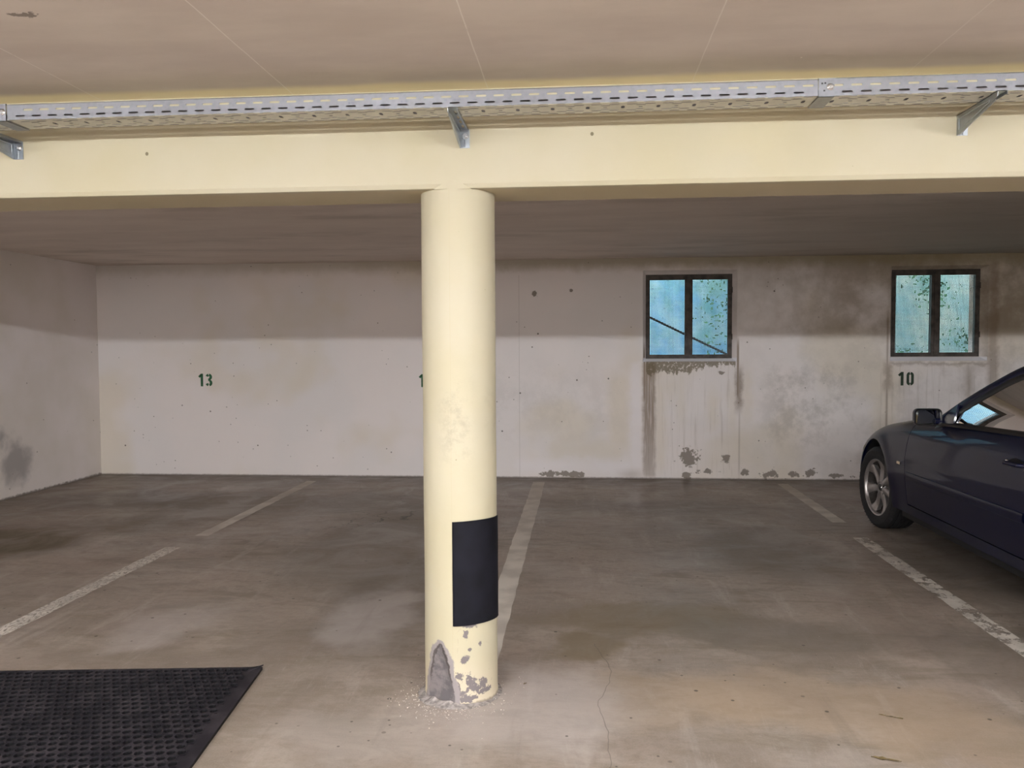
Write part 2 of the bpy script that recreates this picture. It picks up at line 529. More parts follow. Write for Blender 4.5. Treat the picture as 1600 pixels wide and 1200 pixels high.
def mat_floor():
    t = NT('worn_concrete_floor')
    X, Y = t.X, t.Y
    big = t.noise(0.55, 5, 0.6, dist=0.6)
    mid = t.noise(1.9, 6, 0.65, t.mapv(loc=(4, 1, 0)), dist=0.8)
    st = t.noise(1.0, 7, 0.68, t.mapv(scale=(1.6, 6.0, 1), loc=(1, 3, 0)), dist=0.5)
    sy = t.noise(1.0, 6, 0.65, t.mapv(scale=(6.5, 1.3, 1), loc=(8, 3, 0), rot=(0, 0, 0.25)), dist=0.4)
    fine = t.noise(26, 7, 0.72)
    grit = t.noise(160, 4, 0.7)
    col = t.mix(t.ss(big, 0.38, 0.62), (0.212, 0.166, 0.134), (0.300, 0.243, 0.203))
    col = t.mix(t.mul(t.ss(mid, 0.42, 0.64), 0.45), col, (0.375, 0.315, 0.265))
    m3 = t.noise(4.2, 7, 0.7, t.mapv(loc=(6, 2, 0), scale=(1, 1.8, 1)), dist=0.7)
    col = t.mix(t.mul(t.ss(m3, 0.48, 0.62), 0.52), col, (0.17, 0.132, 0.10))
    # trowel arcs and drag marks
    tw = t.noise(1.0, 6, 0.7, t.mapv(scale=(5, 34, 1), rot=(0, 0, 0.35)), dist=1.6)
    col = t.mix(t.mul(t.ss(tw, 0.50, 0.64), t.ss(t.noise(1.4, 3, 0.5, t.mapv(loc=(2, 8, 0))), 0.42, 0.58), 0.38), col, (0.155, 0.122, 0.092))
    tw2 = t.noise(1.0, 6, 0.7, t.mapv(scale=(42, 7, 1), rot=(0, 0, -0.3)), dist=1.2)
    col = t.mix(t.mul(t.ss(tw2, 0.54, 0.66), t.ss(t.noise(1.7, 3, 0.5, t.mapv(loc=(9, 1, 0))), 0.45, 0.6), 0.32), col, (0.42, 0.355, 0.31))
    pk = t.ss(t.noise(0.9, 4, 0.6, t.mapv(loc=(1, 12, 0))), 0.48, 0.66)
    col = t.mix(t.mul(pk, 0.30), col, (0.33, 0.245, 0.205))
    col = t.mix(t.mul(t.ss(st, 0.50, 0.66), 0.62), col, (0.165, 0.132, 0.095))
    col = t.mix(t.mul(t.ss(sy, 0.54, 0.72), 0.38), col, (0.46, 0.40, 0.365))
    col = t.mix(t.mul(t.ss(fine, 0.42, 0.68), 0.38), col, (0.155, 0.128, 0.10))
    col = t.mix(t.mul(t.ss(grit, 0.35, 0.75), 0.20), col, (0.42, 0.37, 0.33))
    wx = t.add(X, t.mul(t.sub(t.noise(2.2, 5, 0.6), 0.5), 0.55))
    wy = t.add(Y, t.mul(t.sub(t.noise(2.6, 5, 0.6, t.mapv(loc=(9, 9, 0))), 0.5), 0.75))
    # darker, oily and paler patches (cx, cy, rx, ry, strength, colour)
    dk, br, ol, wm_, pl = (0.14, 0.117, 0.096), (0.115, 0.085, 0.05), (0.185, 0.142, 0.092), (0.40, 0.295, 0.20), (0.47, 0.42, 0.395)
    for cx, cy, rx, ry, k, c in (
            (-4.35, 5.65, 0.85, 0.75, 1.0, br), (-4.3, 7.4, 1.2, 0.7, 0.65, dk), (-3.2, 7.3, 0.9, 0.9, 0.6, br), (-3.6, 6.4, 0.7, 0.5, 0.45, br),
            (-1.35, 5.9, 0.95, 1.9, 0.62, dk), (-1.05, 4.6, 0.45, 1.4, 0.50, dk), (-1.9, 7.4, 1.0, 0.7, 0.5, dk),
            (0.35, 4.3, 0.75, 0.42, 0.72, ol), (0.0, 3.85, 0.28, 0.25, 0.85, ol), (1.0, 4.1, 0.7, 0.3, 0.5, dk), (1.3, 5.8, 0.6, 1.0, 0.6, dk), (0.7, 7.3, 1.3, 0.5, 0.45, dk),
            (0.95, 3.3, 0.9, 0.42, 0.40, wm_), (0.35, 3.25, 0.5, 0.35, 0.25, wm_), (1.5, 3.0, 0.6, 0.25, 0.28, wm_),
            (-0.15, 3.2, 0.5, 0.5, 0.5, pl), (-1.1, 4.2, 0.32, 0.6, 0.5, pl), (-2.1, 4.0, 0.35, 0.5, 0.35, pl), (-0.7, 2.9, 0.6, 0.4, 0.3, pl), (0.9, 2.6, 1.0, 0.35, 0.25, pl),
            (2.6, 5.5, 0.8, 1.2, 0.6, dk), (1.9, 3.9, 0.5, 0.5, 0.45, dk)):
        e = t.ss(t.ell(wx, wy, cx, cy, rx, ry), 0.05, 0.55)
        col = t.mix(t.mul(e, k), col, c)
    # long mirror-smooth tyre rub streaks toward the wall
    col = t.mix(t.mul(t.ss(t.noise(1, 5, 0.6, t.mapv(scale=(9, 0.7, 1), rot=(0, 0, 0.12))), 0.6, 0.75), 0.25), col, (0.13, 0.11, 0.09))
    # dirt gathered at the foot of the walls
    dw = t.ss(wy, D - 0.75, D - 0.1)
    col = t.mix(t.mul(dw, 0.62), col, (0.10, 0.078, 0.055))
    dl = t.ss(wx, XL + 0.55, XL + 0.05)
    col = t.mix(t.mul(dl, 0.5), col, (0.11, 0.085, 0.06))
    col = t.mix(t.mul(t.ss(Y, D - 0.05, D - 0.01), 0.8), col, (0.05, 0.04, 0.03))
    # hairline cracks behind the column
    cr = t.voro(1.0, t.mapv(scale=(1.5, 1.1, 1), v=t.vec(wx, wy, 0.0)), 'DISTANCE_TO_EDGE')
    crm = t.mul(t.ss(cr, 0.008, 0.003), t.box(X, Y, -2.3, -0.6, 6.2, 8.3, 0.3), t.ss(t.noise(2, 3), 0.42, 0.5), 0.8)
    cx_ = t.add(X, t.mul(t.sub(t.noise(1.2, 4, 0.5), .5), 0.35))
    crm = t.mx(crm, t.mul(t.box(cx_, Y, 0.10, 0.103, 2.3, 3.9, 0.002), 0.6))
    col = t.mix(crm, col, (0.06, 0.05, 0.04))
    # crumbs, specks
    sp = t.mul(t.ss(t.voro(7.0), 0.075, 0.045), t.ss(t.noise(1.7, 2), 0.40, 0.52))
    sp = t.mx(sp, t.mul(t.ss(t.voro(13.0, t.mapv(loc=(5, 2, 0))), 0.09, 0.05), t.ss(t.noise(2.3, 2, 0.5, t.mapv(loc=(4, 4, 0))), 0.46, 0.58)))
    col = t.mix(t.mul(sp, 0.85), col, (0.04, 0.028, 0.02))
    sp2 = t.mul(t.ss(t.voro(15.0, t.mapv(loc=(3, 3, 0))), 0.04, 0.02), t.ss(t.noise(2.1, 2, 0.5, t.mapv(loc=(7, 2, 0))), 0.52, 0.6))
    col = t.mix(t.mul(sp2, 0.8), col, (0.75, 0.7, 0.66))
    t.bump(t.add(t.mul(fine, .5), t.add(t.mul(st, .8), t.mul(grit, .15))), 0.22, 0.006)
    r = t.add(0.33, t.mul(t.ss(mid, 0.35, 0.65), 0.22))
    return t.done(col, r, spec=0.45)


def mat_line(worn, patchy=False):
    t = NT('road_paint_worn' if worn else 'road_paint_dusty')
    n = t.noise(1, 6, 0.72, t.mapv(scale=(75, 28, 1)))
    if patchy:
        n = t.add(t.mul(t.noise(9, 8, 0.75), 0.8), t.mul(n, 0.22))
    col = t.mix(t.ss(t.noise(5, 5), 0.35, 0.65), (0.47, 0.42, 0.37), (0.62, 0.565, 0.50))
    col = t.mix(t.mul(t.ss(t.Y, D - 1.8, D - 0.4), 0.5), col, (0.33, 0.28, 0.23))
    if worn:
        a = t.ss(n, 0.455 if patchy else 0.40, 0.50)
    else:
        a = t.ss(n, 0.24, 0.34)
    t.ln(a, t.b.inputs['Alpha'])
    return t.done(col, 0.7)


M_back = mat_back_wall()
M_left = mat_left_wall()
M_ceil = mat_ceiling()
M_beam = mat_yellow('cream_yellow_paint')
M_col = mat_yellow('cream_yellow_paint_chipped', True)
M_floor = mat_floor()
M_plain = simple('white_plaster_plain', (0.56, 0.52, 0.49), 0.85, var=0.05, vs=3)


def mat_galv():
    t = NT('galvanised_steel')
    n = t.voro(55.0)
    c = t.mix(t.ss(n, 0.1, 0.6), (0.215, 0.218, 0.24), (0.245, 0.248, 0.272))
    c = t.mix(t.mul(t.ss(t.noise(7, 4), 0.5, 0.7), 0.3), c, (0.25, 0.25, 0.255))
    t.bump(t.noise(60, 3), 0.05, 0.001)
    return t.done(c, t.add(0.30, t.mul(t.noise(12, 3), 0.2)), 0.88)


M_galv = mat_galv()
M_galvb = simple('galvanised_steel_lit_underside', (0.60, 0.59, 0.52), 0.5, 0.25, var=0.06, vs=20)  # same steel as the sides, bounce light put into a lighter colour
M_galv2 = simple('zinc_plated_steel', (0.38, 0.41, 0.445), 0.30, 0.9, var=0.1, vs=18)
M_bolt = simple('bright_zinc_bolt', (0.75, 0.76, 0.78), 0.22, 1.0)
M_ink = simple('grey_ink', (0.10, 0.10, 0.16), 0.6)
M_rub = simple('black_rubber', (0.005, 0.005, 0.009), 0.75, spec=0.2, var=0.35, vs=12, bump=0.15)
M_green = simple('dark_green_stencil_paint', (0.022, 0.105, 0.045), 0.7, var=0.3, vs=25)
M_greend = simple('dark_green_stencil_paint_dirty', (0.020, 0.042, 0.022), 0.7, var=0.3, vs=25)

# ================================================================== ROOM SHELL
T = 0.3
struct('floor', MB().box(XL - T, XR + T, YN - T, D + T, -T, 0), M_floor, smooth=0)
b = MB().box(XL - T, XR + T, YBF + 0.1, D + T, ZC, ZC + T)
b.box(XL - T, XR + T, YN - T, YBF + 0.1, ZF, ZC + T)
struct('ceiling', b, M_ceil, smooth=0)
struct('wall_left', MB().box(XL - T, XL, YN - T, D + T, 0, ZF), M_left, smooth=0)
struct('wall_right', MB().box(XR, XR + T, YN - T, D + T, 0, ZF), M_plain, smooth=0)
# wall behind the viewer with an unseen wide entrance added for daylight fill
GX0, GX1, GZ = -4.9, 7.0, 2.2
b = MB().box(XL, GX0, YN - T, YN, 0, ZF)
b.box(GX1, XR, YN - T, YN, 0, ZF)
b.box(GX0, GX1, YN - T, YN, GZ, ZF)
struct('wall_front', b, M_plain, smooth=0)
struct('forecourt', MB().box(XL - 12, XR + 12, YN - 26, YN - T - 0.002, -T, -0.01), simple('forecourt_paving', (0.38, 0.35, 0.32), 0.9), smooth=0)
for nm, (px0, px1, pz0, pz1, py, flip) in (('fill_opening', (GX0, GX1, 0.0, GZ, YN - T, False)), ('window_left', (0.69, 1.62, 1.28, 2.2, D + T, True)), ('window_right', (3.24, 4.15, 1.29, 2.22, D + T, True))):
    ld = bpy.data.lights.new('daylight_portal_' + nm, 'AREA')
    ld.shape = 'RECTANGLE'
    ld.size, ld.size_y = px1 - px0, pz1 - pz0
    ld.cycles.is_portal = True
    lo = bpy.data.objects.new('daylight_portal_' + nm, ld)
    C.objects.link(lo)
    lo.location = ((px0 + px1) / 2, py, (pz0 + pz1) / 2)
    lo.rotation_euler = (-PI / 2 if flip else PI / 2, 0, 0)   # faces into the room

# window openings (inner face rectangle, frame rectangle)
WIN = [dict(i=(0.665, 1.655, 1.258, 2.232), f=(0.700, 1.612, 1.293, 2.192)),
       dict(i=(3.222, 4.200, 1.258, 2.246), f=(3.252, 4.142, 1.303, 2.212))]
FD = 0.065   # depth of the frame behind the wall face


def back_wall():
    b = MB()
    xs = sorted([XL, XR] + [w['i'][k] for w in WIN for k in (0, 1)])
    zs = [0.0, 1.258, 2.24, ZC]
    for w_ in WIN:
        pass
    # face pieces: columns between / below / above openings
    def rect(x0, x1, z0, z1, y=D):
        b.quadv([(x0, y, z0), (x1, y, z0), (x1, y, z1), (x0, y, z1)])
    segs = [(XL, WIN[0]['i'][0]), (WIN[0]['i'][1], WIN[1]['i'][0]), (WIN[1]['i'][1], XR)]
    for x0, x1 in segs:
        rect(x0, x1, 0, ZC)
    for w_ in WIN:
        x0, x1, z0, z1 = w_['i']
        f0, f1, g0, g1 = w_['f']
        rect(x0, x1, 0, z0)
        rect(x0, x1, z1, ZC)
        A = [(x0, D, z0), (x1, D, z0), (x1, D, z1), (x0, D, z1)]
        Bq = [(f0, D + FD, g0), (f1, D + FD, g0), (f1, D + FD, g1), (f0, D + FD, g1)]
        Cq = [(p[0], D + T, p[2]) for p in Bq]
        for k in range(4):
            k2 = (k + 1) % 4
            b.quadv([A[k], A[k2], Bq[k2], Bq[k]])
            b.quadv([Bq[k], Bq[k2], Cq[k2], Cq[k]])
        # outer face around opening
        Oq = [(x0, D + T, 0), (x1, D + T, 0), (x1, D + T, ZC), (x0, D + T, ZC)]
        b.quadv([(x0, D + T, 0), (x1, D + T, 0), (x1, D + T, g0), (x0, D + T, g0)])
        b.quadv([(x0, D + T, g1), (x1, D + T, g1), (x1, D + T, ZC), (x0, D + T, ZC)])
        b.quadv([(x0, D + T, g0), (f0, D + T, g0), (f0, D + T, g1), (x0, D + T, g1)])
        b.quadv([(f1, D + T, g0), (x1, D + T, g0), (x1, D + T, g1), (f1, D + T, g1)])
    for x0, x1 in segs:
        rect(x0, x1, 0, ZC, D + T)
    return b


struct('wall_back', back_wall(), M_back, smooth=0)

# beam: profile with a small chamfer along its lower front edge
bp = [(YBF, ZF + 0.01), (YBF, ZB + 0.018), (YBF + 0.008, ZB + 0.002), (YBF + 0.02, ZB), (YBB - 0.012, ZB), (YBB, ZB + 0.012), (YBB, ZC + 0.01)]
b = MB()
b.prism([(XL - 0.05, y, z) for y, z in bp], (XR - XL + 0.1, 0, 0))
bo = struct('ceiling_beam', b, M_beam, smooth=0)

# formwork ridge low on the beam face (thin raised lip)
# ------------------------------------------------------------------ column
CX, CY, CR = -0.492, 3.3185, 0.1486
root = empty('round_column', (CX, CY, 0), label='round cream-painted concrete column with black pad, holding up the beam', cat='column')
b = MB()
prof = []
for k in range(60):
    z = 0.0 + (ZB + 0.004) * k / 59
    prof.append((CR + 0.0006 * math.sin(z * 9) + (0.003 if z < 0.01 else 0), z))
rows = []
for r, h in prof:
    rows.append([(CX + r * math.cos(2 * PI * j / 96), CY + r * math.sin(2 * PI * j / 96), h) for j in range(96)])
# broken foot: push the surface in on the damaged patch
for row in rows:
    for j, p in enumerate(row):
        a = math.atan2(p[0] - CX, -(p[1] - CY))
        u = a * CR
        z = p[2]
        if z < 0.245:
            wd = 0.17 * (0.245 - z) ** 0.62
            d_ = wd - abs(u + 0.072)
            if d_ > 0:
                dd = min(d_ / 0.02, 1) * 0.010 + 0.003 * math.sin(z * 90 + u * 120)
                f_ = 1 - dd / CR
                row[j] = (CX + (p[0] - CX) * f_, CY + (p[1] - CY) * f_, z)
b.grid(rows, closed=True)
colo = b.build('shaft', M_col, root)
# plaster fillet where the column runs out into the beam face
b = MB()
rows = []
for k in range(9):
    tt = k / 8
    z = ZB - 0.002 + 0.034 * tt
    row = []
    for j in range(21):
        a = (-0.52 + 1.04 * j / 20) * (1 - tt * 0.82)
        r = CR + 0.0006
        row.append((CX + r * math.sin(a), min(CY - r * math.cos(a), YBF - 0.0012), z))
    rows.append(row)
b.grid(rows)
b.build('plaster_fillet', M_beam, root)
# black pad wrapped on the right-hand front of the shaft
b = MB()
rows = []
a0, a1 = -0.078, 1.62
for z in (0.322, 0.3225) + tuple(0.322 + 0.415 * k / 10 for k in range(1, 10)) + (0.7365, 0.737):
    row = []
    for j in range(41):
        a = a0 + (a1 - a0) * j / 40
        edge = z in (0.322, 0.737) or j in (0, 40)
        r = CR + (0.0008 if edge else 0.0055) + 0.0004 * math.sin(z * 40 + a * 5)
        dz = 0.004 * math.sin(a * 2.2)
        row.append((CX + r * math.sin(a), CY - r * math.cos(a), z + dz))
    rows.append(row)
b.grid(rows)
pad = b.build('bumper_pad', M_rub, root)
tag(pad, 'black rubber bumper pad')

# crumbled mortar collar and crumbs at the column foot
b = MB()
rows = []
rs = random.Random(3)
N = 72
prof_r = [[CR - 0.004 + q + 0.006 * rs.random() * (q > 0.0) for j in range(N)] for q in (0.0, 0.008, 0.022)]
amp = [0.35 + 0.65 * max(0, math.cos((2 * PI * j / N) - math.radians(235))) for j in range(N)]
for q, hz in enumerate((0.020, 0.009, 0.0006)):
    rows.append([(CX + (CR - 0.004 + (prof_r[q][j] - CR + 0.004) * (0.6 + amp[j])) * math.cos(2 * PI * j / N), CY + (CR - 0.004 + (prof_r[q][j] - CR + 0.004) * (0.6 + amp[j])) * math.sin(2 * PI * j / N), max(0.0006, hz * amp[j] * (0.6 + 0.6 * rs.random()))) for j in range(N)])
b.grid(rows, closed=True, flip=True)
M_mort = simple('crumbly_mortar', (0.26, 0.23, 0.215), 0.95, var=0.35, vs=60, bump=0.6)
b.build('mortar_collar', M_mort, root, smooth=0)

M_crumb = simple('white_paint_flakes', (0.62, 0.56, 0.50), 0.9, var=0.3, vs=60)
b = MB()
for k in range(420):
    a = rs.uniform(0, 2 * PI)
    if rs.random() < 0.72:
        a = rs.gauss(math.radians(250), 0.75)
    r = CR + 0.012 + abs(rs.gauss(0, 0.07))
    x, y = CX + r * math.cos(a), CY + r * math.sin(a)
    s_ = rs.uniform(0.0008, 0.0032)
    h = s_ * rs.uniform(0.4, 0.9)
    pts = [(x + s_ * rs.uniform(.6, 1.2) * math.cos(q + 0.3), y + s_ * rs.uniform(.6, 1.2) * math.sin(q + 0.3), 0.0004) for q in (0, 2.1, 4.2)]
    b.prism(pts, (0, 0, h))
o = b.build('paint_crumbs', M_crumb, None, smooth=0)
tag(o, 'white paint and mortar crumbs scattered on the floor round the column foot', 'crumbs', kind='stuff')

# ================================================================== PERFORATED PLATE
def slot_pts(w_, h_, angs, rot=0.0):
    """points on a stadium w x h along given ray angles"""
    out = []
    r = h_ / 2
    L = w_ / 2 - r
    for a in angs:
        a2 = a - rot
        dx, dy = math.cos(a2), math.sin(a2)
        # march
        if abs(dy) > 1e-9:
            t_ = r / abs(dy)
            x = dx * t_
            if abs(x) <= L:
                px, py = x, dy * t_
            else:
                cx = L if dx > 0 else -L
                B_ = -2 * dx * cx; Cc = cx * cx - r * r
                t_ = (-B_ + math.sqrt(max(0, B_ * B_ - 4 * Cc))) / 2
                px, py = dx * t_, dy * t_
        else:
            px, py = math.copysign(w_ / 2, dx), 0
        out.append((px * math.cos(rot) - py * math.sin(rot), px * math.sin(rot) + py * math.cos(rot)))
    return out


def perf_strip(b, fn, u0, u1, v0, v1, pitch, phase, holes, th):
    """strip u0..u1 x v0..v1 of a plate; fn(u,v,t) -> 3D point. holes: callable k-> (w,h,rot) or None"""
    k0 = math.floor((u0 - phase) / pitch)
    k1 = math.ceil((u1 - phase) / pitch)
    for k in range(k0, k1):
        a, c = phase + k * pitch, phase + (k + 1) * pitch
        a2, c2 = max(a, u0), min(c, u1)
        if c2 - a2 < 1e-6:
            continue
        hl = holes(k)
        full = (a2 == a and c2 == c) and hl
        if not full:
            for tt in (0, th):
                q = [fn(a2, v0, tt), fn(c2, v0, tt), fn(c2, v1, tt), fn(a2, v1, tt)]
                b.quadv(q if tt == 0 else q[::-1])
            continue
        cu, cv = (a + c) / 2, (v0 + v1) / 2
        W_, H_ = (c - a) / 2, (v1 - v0) / 2
        ca = math.atan2(H_, W_)
        angs = sorted([ca, PI - ca, PI + ca, 2 * PI - ca] + [2 * PI * q / 12 for q in range(12)])
        inn = slot_pts(hl[0], hl[1], angs, hl[2])
        n = len(angs)
        out = []
        for an in angs:
            dx, dy = math.cos(an), math.sin(an)
            t_ = min(W_ / abs(dx) if abs(dx) > 1e-9 else 1e9, H_ / abs(dy) if abs(dy) > 1e-9 else 1e9)
            out.append((dx * t_, dy * t_))
        i = len(b.v)
        for tt in (0, th):
            b.v += [tuple(fn(cu + p[0], cv + p[1], tt)) for p in out]
            b.v += [tuple(fn(cu + p[0], cv + p[1], tt)) for p in inn]
        for q in range(n):
            q2 = (q + 1) % n
            b.face((i + q, i + q2, i + n + q2, i + n + q))
            b.face((i + 2 * n + q2, i + 2 * n + q, i + 3 * n + q, i + 3 * n + q2))
            b.face((i + n + q, i + n + q2, i + 3 * n + q2, i + 3 * n + q))


ZT0, ZT1 = 2.262, 2.3155
YT0, YT1 = 2.888, 3.016
PIT = 0.0617


def tray(x0, x1, dz, dy, ph, label, text=None, left_joint=False):
    r = empty('cable_tray', (x0, YT1, ZT0), label=label, cat='cable tray', group='lengths of cable tray along the beam')
    z0, z1 = ZT0 - dz, ZT1 + dz
    y0, y1 = YT0 - dy, YT1 + dy
    zs = [z0, z0 + 0.0058, z0 + 0.0198, z0 + 0.0283, z0 + 0.0423, z1]
    for nm, yy, sgn in (('side_wall', y0, 1), ('side_wall', y1, -1)):
        b = MB()
        fn = lambda u, v, t_: Vector((u, yy + sgn * t_, v))
        none = lambda k: None
        for q, (a, c) in enumerate(zip(zs[:-1], zs[1:])):
            if q == 1:
                perf_strip(b, fn, x0, x1, a, c, PIT, ph + PIT / 2, lambda k: (0.037, 0.0068, 0), 0.0012)
            elif q == 3:
                perf_strip(b, fn, x0, x1, a, c, PIT, ph, lambda k: (0.038, 0.0072, 0), 0.0012)
            else:
                perf_strip(b, fn, x0, x1, a, c, 1.0, 0, none, 0.0012)
        # rolled lip on the top edge
        b.tube([(x0, yy + sgn * 0.003, z1), (x1, yy + sgn * 0.003, z1)], 0.003, 8)
        b.box(x0, x0 + 0.001, min(yy, yy + sgn * .0012), max(yy, yy + sgn * .0012), z0, z1)
        b.build(nm, M_galv, r, smooth=0.5)
    b = MB()
    fn = lambda u, v, t_: Vector((u, v, z0 + t_))
    wd = (y1 - y0)
    fr = [0, 0.10, 0.185, 0.27, 0.37, 0.63, 0.73, 0.815, 0.90, 1.0]
    ys = [y0 + wd * q for q in fr]
    for q, (a, c) in enumerate(zip(ys[:-1], ys[1:])):
        if q in (0, 8):
            perf_strip(b, fn, x0, x1, a, c, PIT, ph, lambda k: (0.038, 0.0095, 0), 0.001)
        elif q in (2, 6):
            perf_strip(b, fn, x0, x1, a, c, PIT, ph + PIT / 2, lambda k: (0.038, 0.0085, 0), 0.001)
        elif q in (3, 5):
            perf_strip(b, fn, x0, x1, a, c, PIT, ph, lambda k: (0.034, 0.0085, 0) if k % 2 else None, 0.001)
        elif q == 4:
            perf_strip(b, fn, x0, x1, a, c, PIT, ph, lambda k: (0.032, 0.013, PI / 2) if k % 2 == 0 else (0.016, 0.010, 0), 0.001)
        else:
            perf_strip(b, fn, x0, x1, a, c, 1.0, 0, lambda k: None, 0.001)
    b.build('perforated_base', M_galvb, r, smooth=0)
    if text:
        for tx, s_, str_, gap in text:
            cu = bpy.data.curves.new('stamp', 'FONT')
            cu.body = str_
            cu.size = s_
            cu.extrude = 0.0002
            tmp = bpy.data.objects.new('stamp', cu)
            C.objects.link(tmp)
            me = bpy.data.meshes.new_from_object(tmp.evaluated_get(bpy.context.evaluated_depsgraph_get()))
            bpy.data.objects.remove(tmp)
            me.materials.append(M_ink)
            mt_ = Matrix.Translation(Vector((tx, y0 - 0.0004, z0 + 0.0208)) - Vector(r.location)) @ Matrix.Rotation(PI / 2, 4, 'X')
            me.transform(mt_)
            o = bpy.data.objects.new('printed_marking', me)
            C.objects.link(o)
            o.parent = r
    return r


def joint(r, x, y0, z0, z1, wdt, dark=True):
    """coupling plate at a tray end with carriage bolt and nut"""
    b = MB()
    b.box(x, x + wdt, y0 - 0.0016, y0 - 0.0002, z0 - 0.0035, z1 + 0.001)
    b.box(x, x + wdt, y0 - 0.0016, y0 + 0.131, z0 - 0.0035, z0 - 0.0022)
    o = b.build('joint_plate', M_galv, r, smooth=0)
    cx, cz = x + wdt * 0.74, (z0 + z1) / 2 + 0.001
    bb = MB()
    for dx, dz_ in ((-0.030, 0.012), (-0.020, 0.013), (-0.023, -0.012)):
        bb.box(x + wdt * 0.74 + dx, x + wdt * 0.74 + dx + 0.006, y0 - 0.0021, y0 - 0.0015, cz + dz_ - 0.0025, cz + dz_ + 0.0025)
    bb.build('punched_hole', simple('hole_black', (0.01, 0.01, 0.01), 0.9), o, smooth=0)
    b = MB()
    b.lathe([(0.0001, -0.0065), (0.006, -0.006), (0.0095, -0.0035), (0.012, -0.0010), (0.012, 0)], (cx, y0 - 0.0016, cz), 'Y', 20)
    hexp = [(cx + 0.0075 * math.cos(PI / 3 * q), y0 - 0.009, cz + 0.0075 * math.sin(PI / 3 * q)) for q in range(6)]
    b.prism(hexp, (0, 0.006, 0))
    b.tube([(cx, y0 - 0.013, cz), (cx, y0 - 0.003, cz)], 0.0033, 12)
    b.build('bolt', M_bolt, o)


tm = tray(-2.0925, 0.7995, 0.0, 0.0, -0.0045, 'long middle length of perforated galvanised cable tray between the two bolted joints',
          text=[(-0.475, 0.009, 'CE', 0), (-0.445, 0.0085, '1283259', 0), (-0.372, 0.006, 'China', 0), (-0.628, 0.0085, 'BL 102', 0), (-0.816, 0.0085, 'BL NC 1', 0)])
tr = tray(0.80, 3.9, 0.0016, 0.003, 0.832, 'right-hand length of perforated cable tray starting at the bolted joint above the left window')
joint(tr, 0.80, YT0 - 0.003, ZT0 - 0.0016, ZT1 + 0.0016, 0.052)
tl = tray(-4.6, -2.093, 0.0016, 0.003, -0.02, 'cable tray end piece at the far left edge, bolted over the long middle length')
joint(tl, -2.093 - 0.052, YT0 - 0.003, ZT0 - 0.0016, ZT1 + 0.0016, 0.052)


def bracket(x, label):
    """wall bracket: x = left edge of the back plate on the beam"""
    W_ = 0.038
    r = empty('tray_bracket', (x + W_ / 2, YBF, 2.186), label=label, cat='bracket', group='brackets carrying the cable tray')
    zt, zb = ZT0 - 0.0052, 2.186
    b = MB()
    b.box(x, x + W_, YBF - 0.003, YBF, zb, zt)                # back plate
    b.build('back_plate', M_galv2, r, smooth=0)
    b = MB()
    ytip = YT0 - 0.012
    # side flange on the left edge, tapering to the tip with an embossed panel
    prof = [(YBF - 0.003, zt), (YBF - 0.003, zb), (YBF - 0.020, zb + 0.001), (ytip + 0.018, zt - 0.022), (ytip + 0.003, zt - 0.015), (ytip, zt - 0.006), (ytip, zt)]
    b.prism([(x, y, z) for y, z in prof], (0.0022, 0, 0))
    ins = [(YBF - 0.020, zt - 0.013), (YBF - 0.020, zb + 0.017), (ytip + 0.055, zt - 0.020), (ytip + 0.055, zt - 0.013)]
    # raised rim round the embossed field
    rimo = ins
    cy = sum(p[0] for p in ins) / 4; cz = sum(p[1] for p in ins) / 4
    for k in range(4):
        p, q = Vector((x - 0.0008, ins[k][0], ins[k][1])), Vector((x - 0.0008, ins[(k + 1) % 4][0], ins[(k + 1) % 4][1]))
        b.tube([p, q], 0.0017, 6)
        b.tube([p + Vector((0.0038, 0, 0)), q + Vector((0.0038, 0, 0))], 0.0017, 6)
    # folded bottom hem
    b.tube([(x + 0.004, YBF - 0.020, zb + 0.002), (x + 0.004, ytip + 0.018, zt - 0.021)], 0.003, 8)
    b.build('tapered_flange', M_galv2, r, smooth=0.5)
    # top web with slots
    b = MB()
    fn = lambda u, v, t_: Vector((x + v, YBF - 0.003 - u, zt + t_))
    L = (YBF - 0.003) - ytip
    perf_strip(b, fn, 0, L, 0.0, 0.011, 1.0, 0, lambda k: None, 0.002)
    perf_strip(b, fn, 0, L, 0.011, 0.026, 0.062, 0.012, lambda k: (0.044, 0.009, 0), 0.002)
    perf_strip(b, fn, 0, L, 0.026, W_ - 0.004, 1.0, 0, lambda k: None, 0.002)
    b.box(x + W_ - 0.006, x + W_ - 0.004, ytip + 0.004, YBF - 0.003, zt - 0.007, zt + 0.002)
    b.build('slotted_web', M_galv2, r, smooth=0)
    b = MB()
    cx, cz = x + 0.021, zt - 0.026
    b.lathe([(0.0001, -0.003), (0.011, -0.003), (0.0125, -0.001), (0.0125, 0.0)], (cx, YBF - 0.003, cz), 'Y', 20)
    b.prism([(cx + 0.0085 * math.cos(PI / 3 * q + .3), YBF - 0.013, cz + 0.0085 * math.sin(PI / 3 * q + .3)) for q in range(6)], (0, 0.0075, 0))
    b.tube([(cx, YBF - 0.019, cz), (cx, YBF - 0.006, cz)], 0.0042, 12)
    b.build('bolt', M_bolt, r)
    # lower ribbed tongue of the plate
    b = MB()
    b.box(x + 0.004, x + W_ - 0.002, YBF - 0.0052, YBF - 0.0028, zb + 0.001, zb + 0.033)
    b.tube([(x + 0.020, YBF - 0.005, zb + 0.002), (x + 0.020, YBF - 0.005, zb + 0.030)], 0.004, 8)
    b.build('plate_tongue', M_galv2, r)
    return r


bracket(-0.4605, 'zinc tray bracket on the beam directly above the round column')
bracket(-2.270, 'zinc tray bracket at the far left end of the beam')
bracket(1.373, 'zinc tray bracket on the right, its tapered side turned to the viewer')

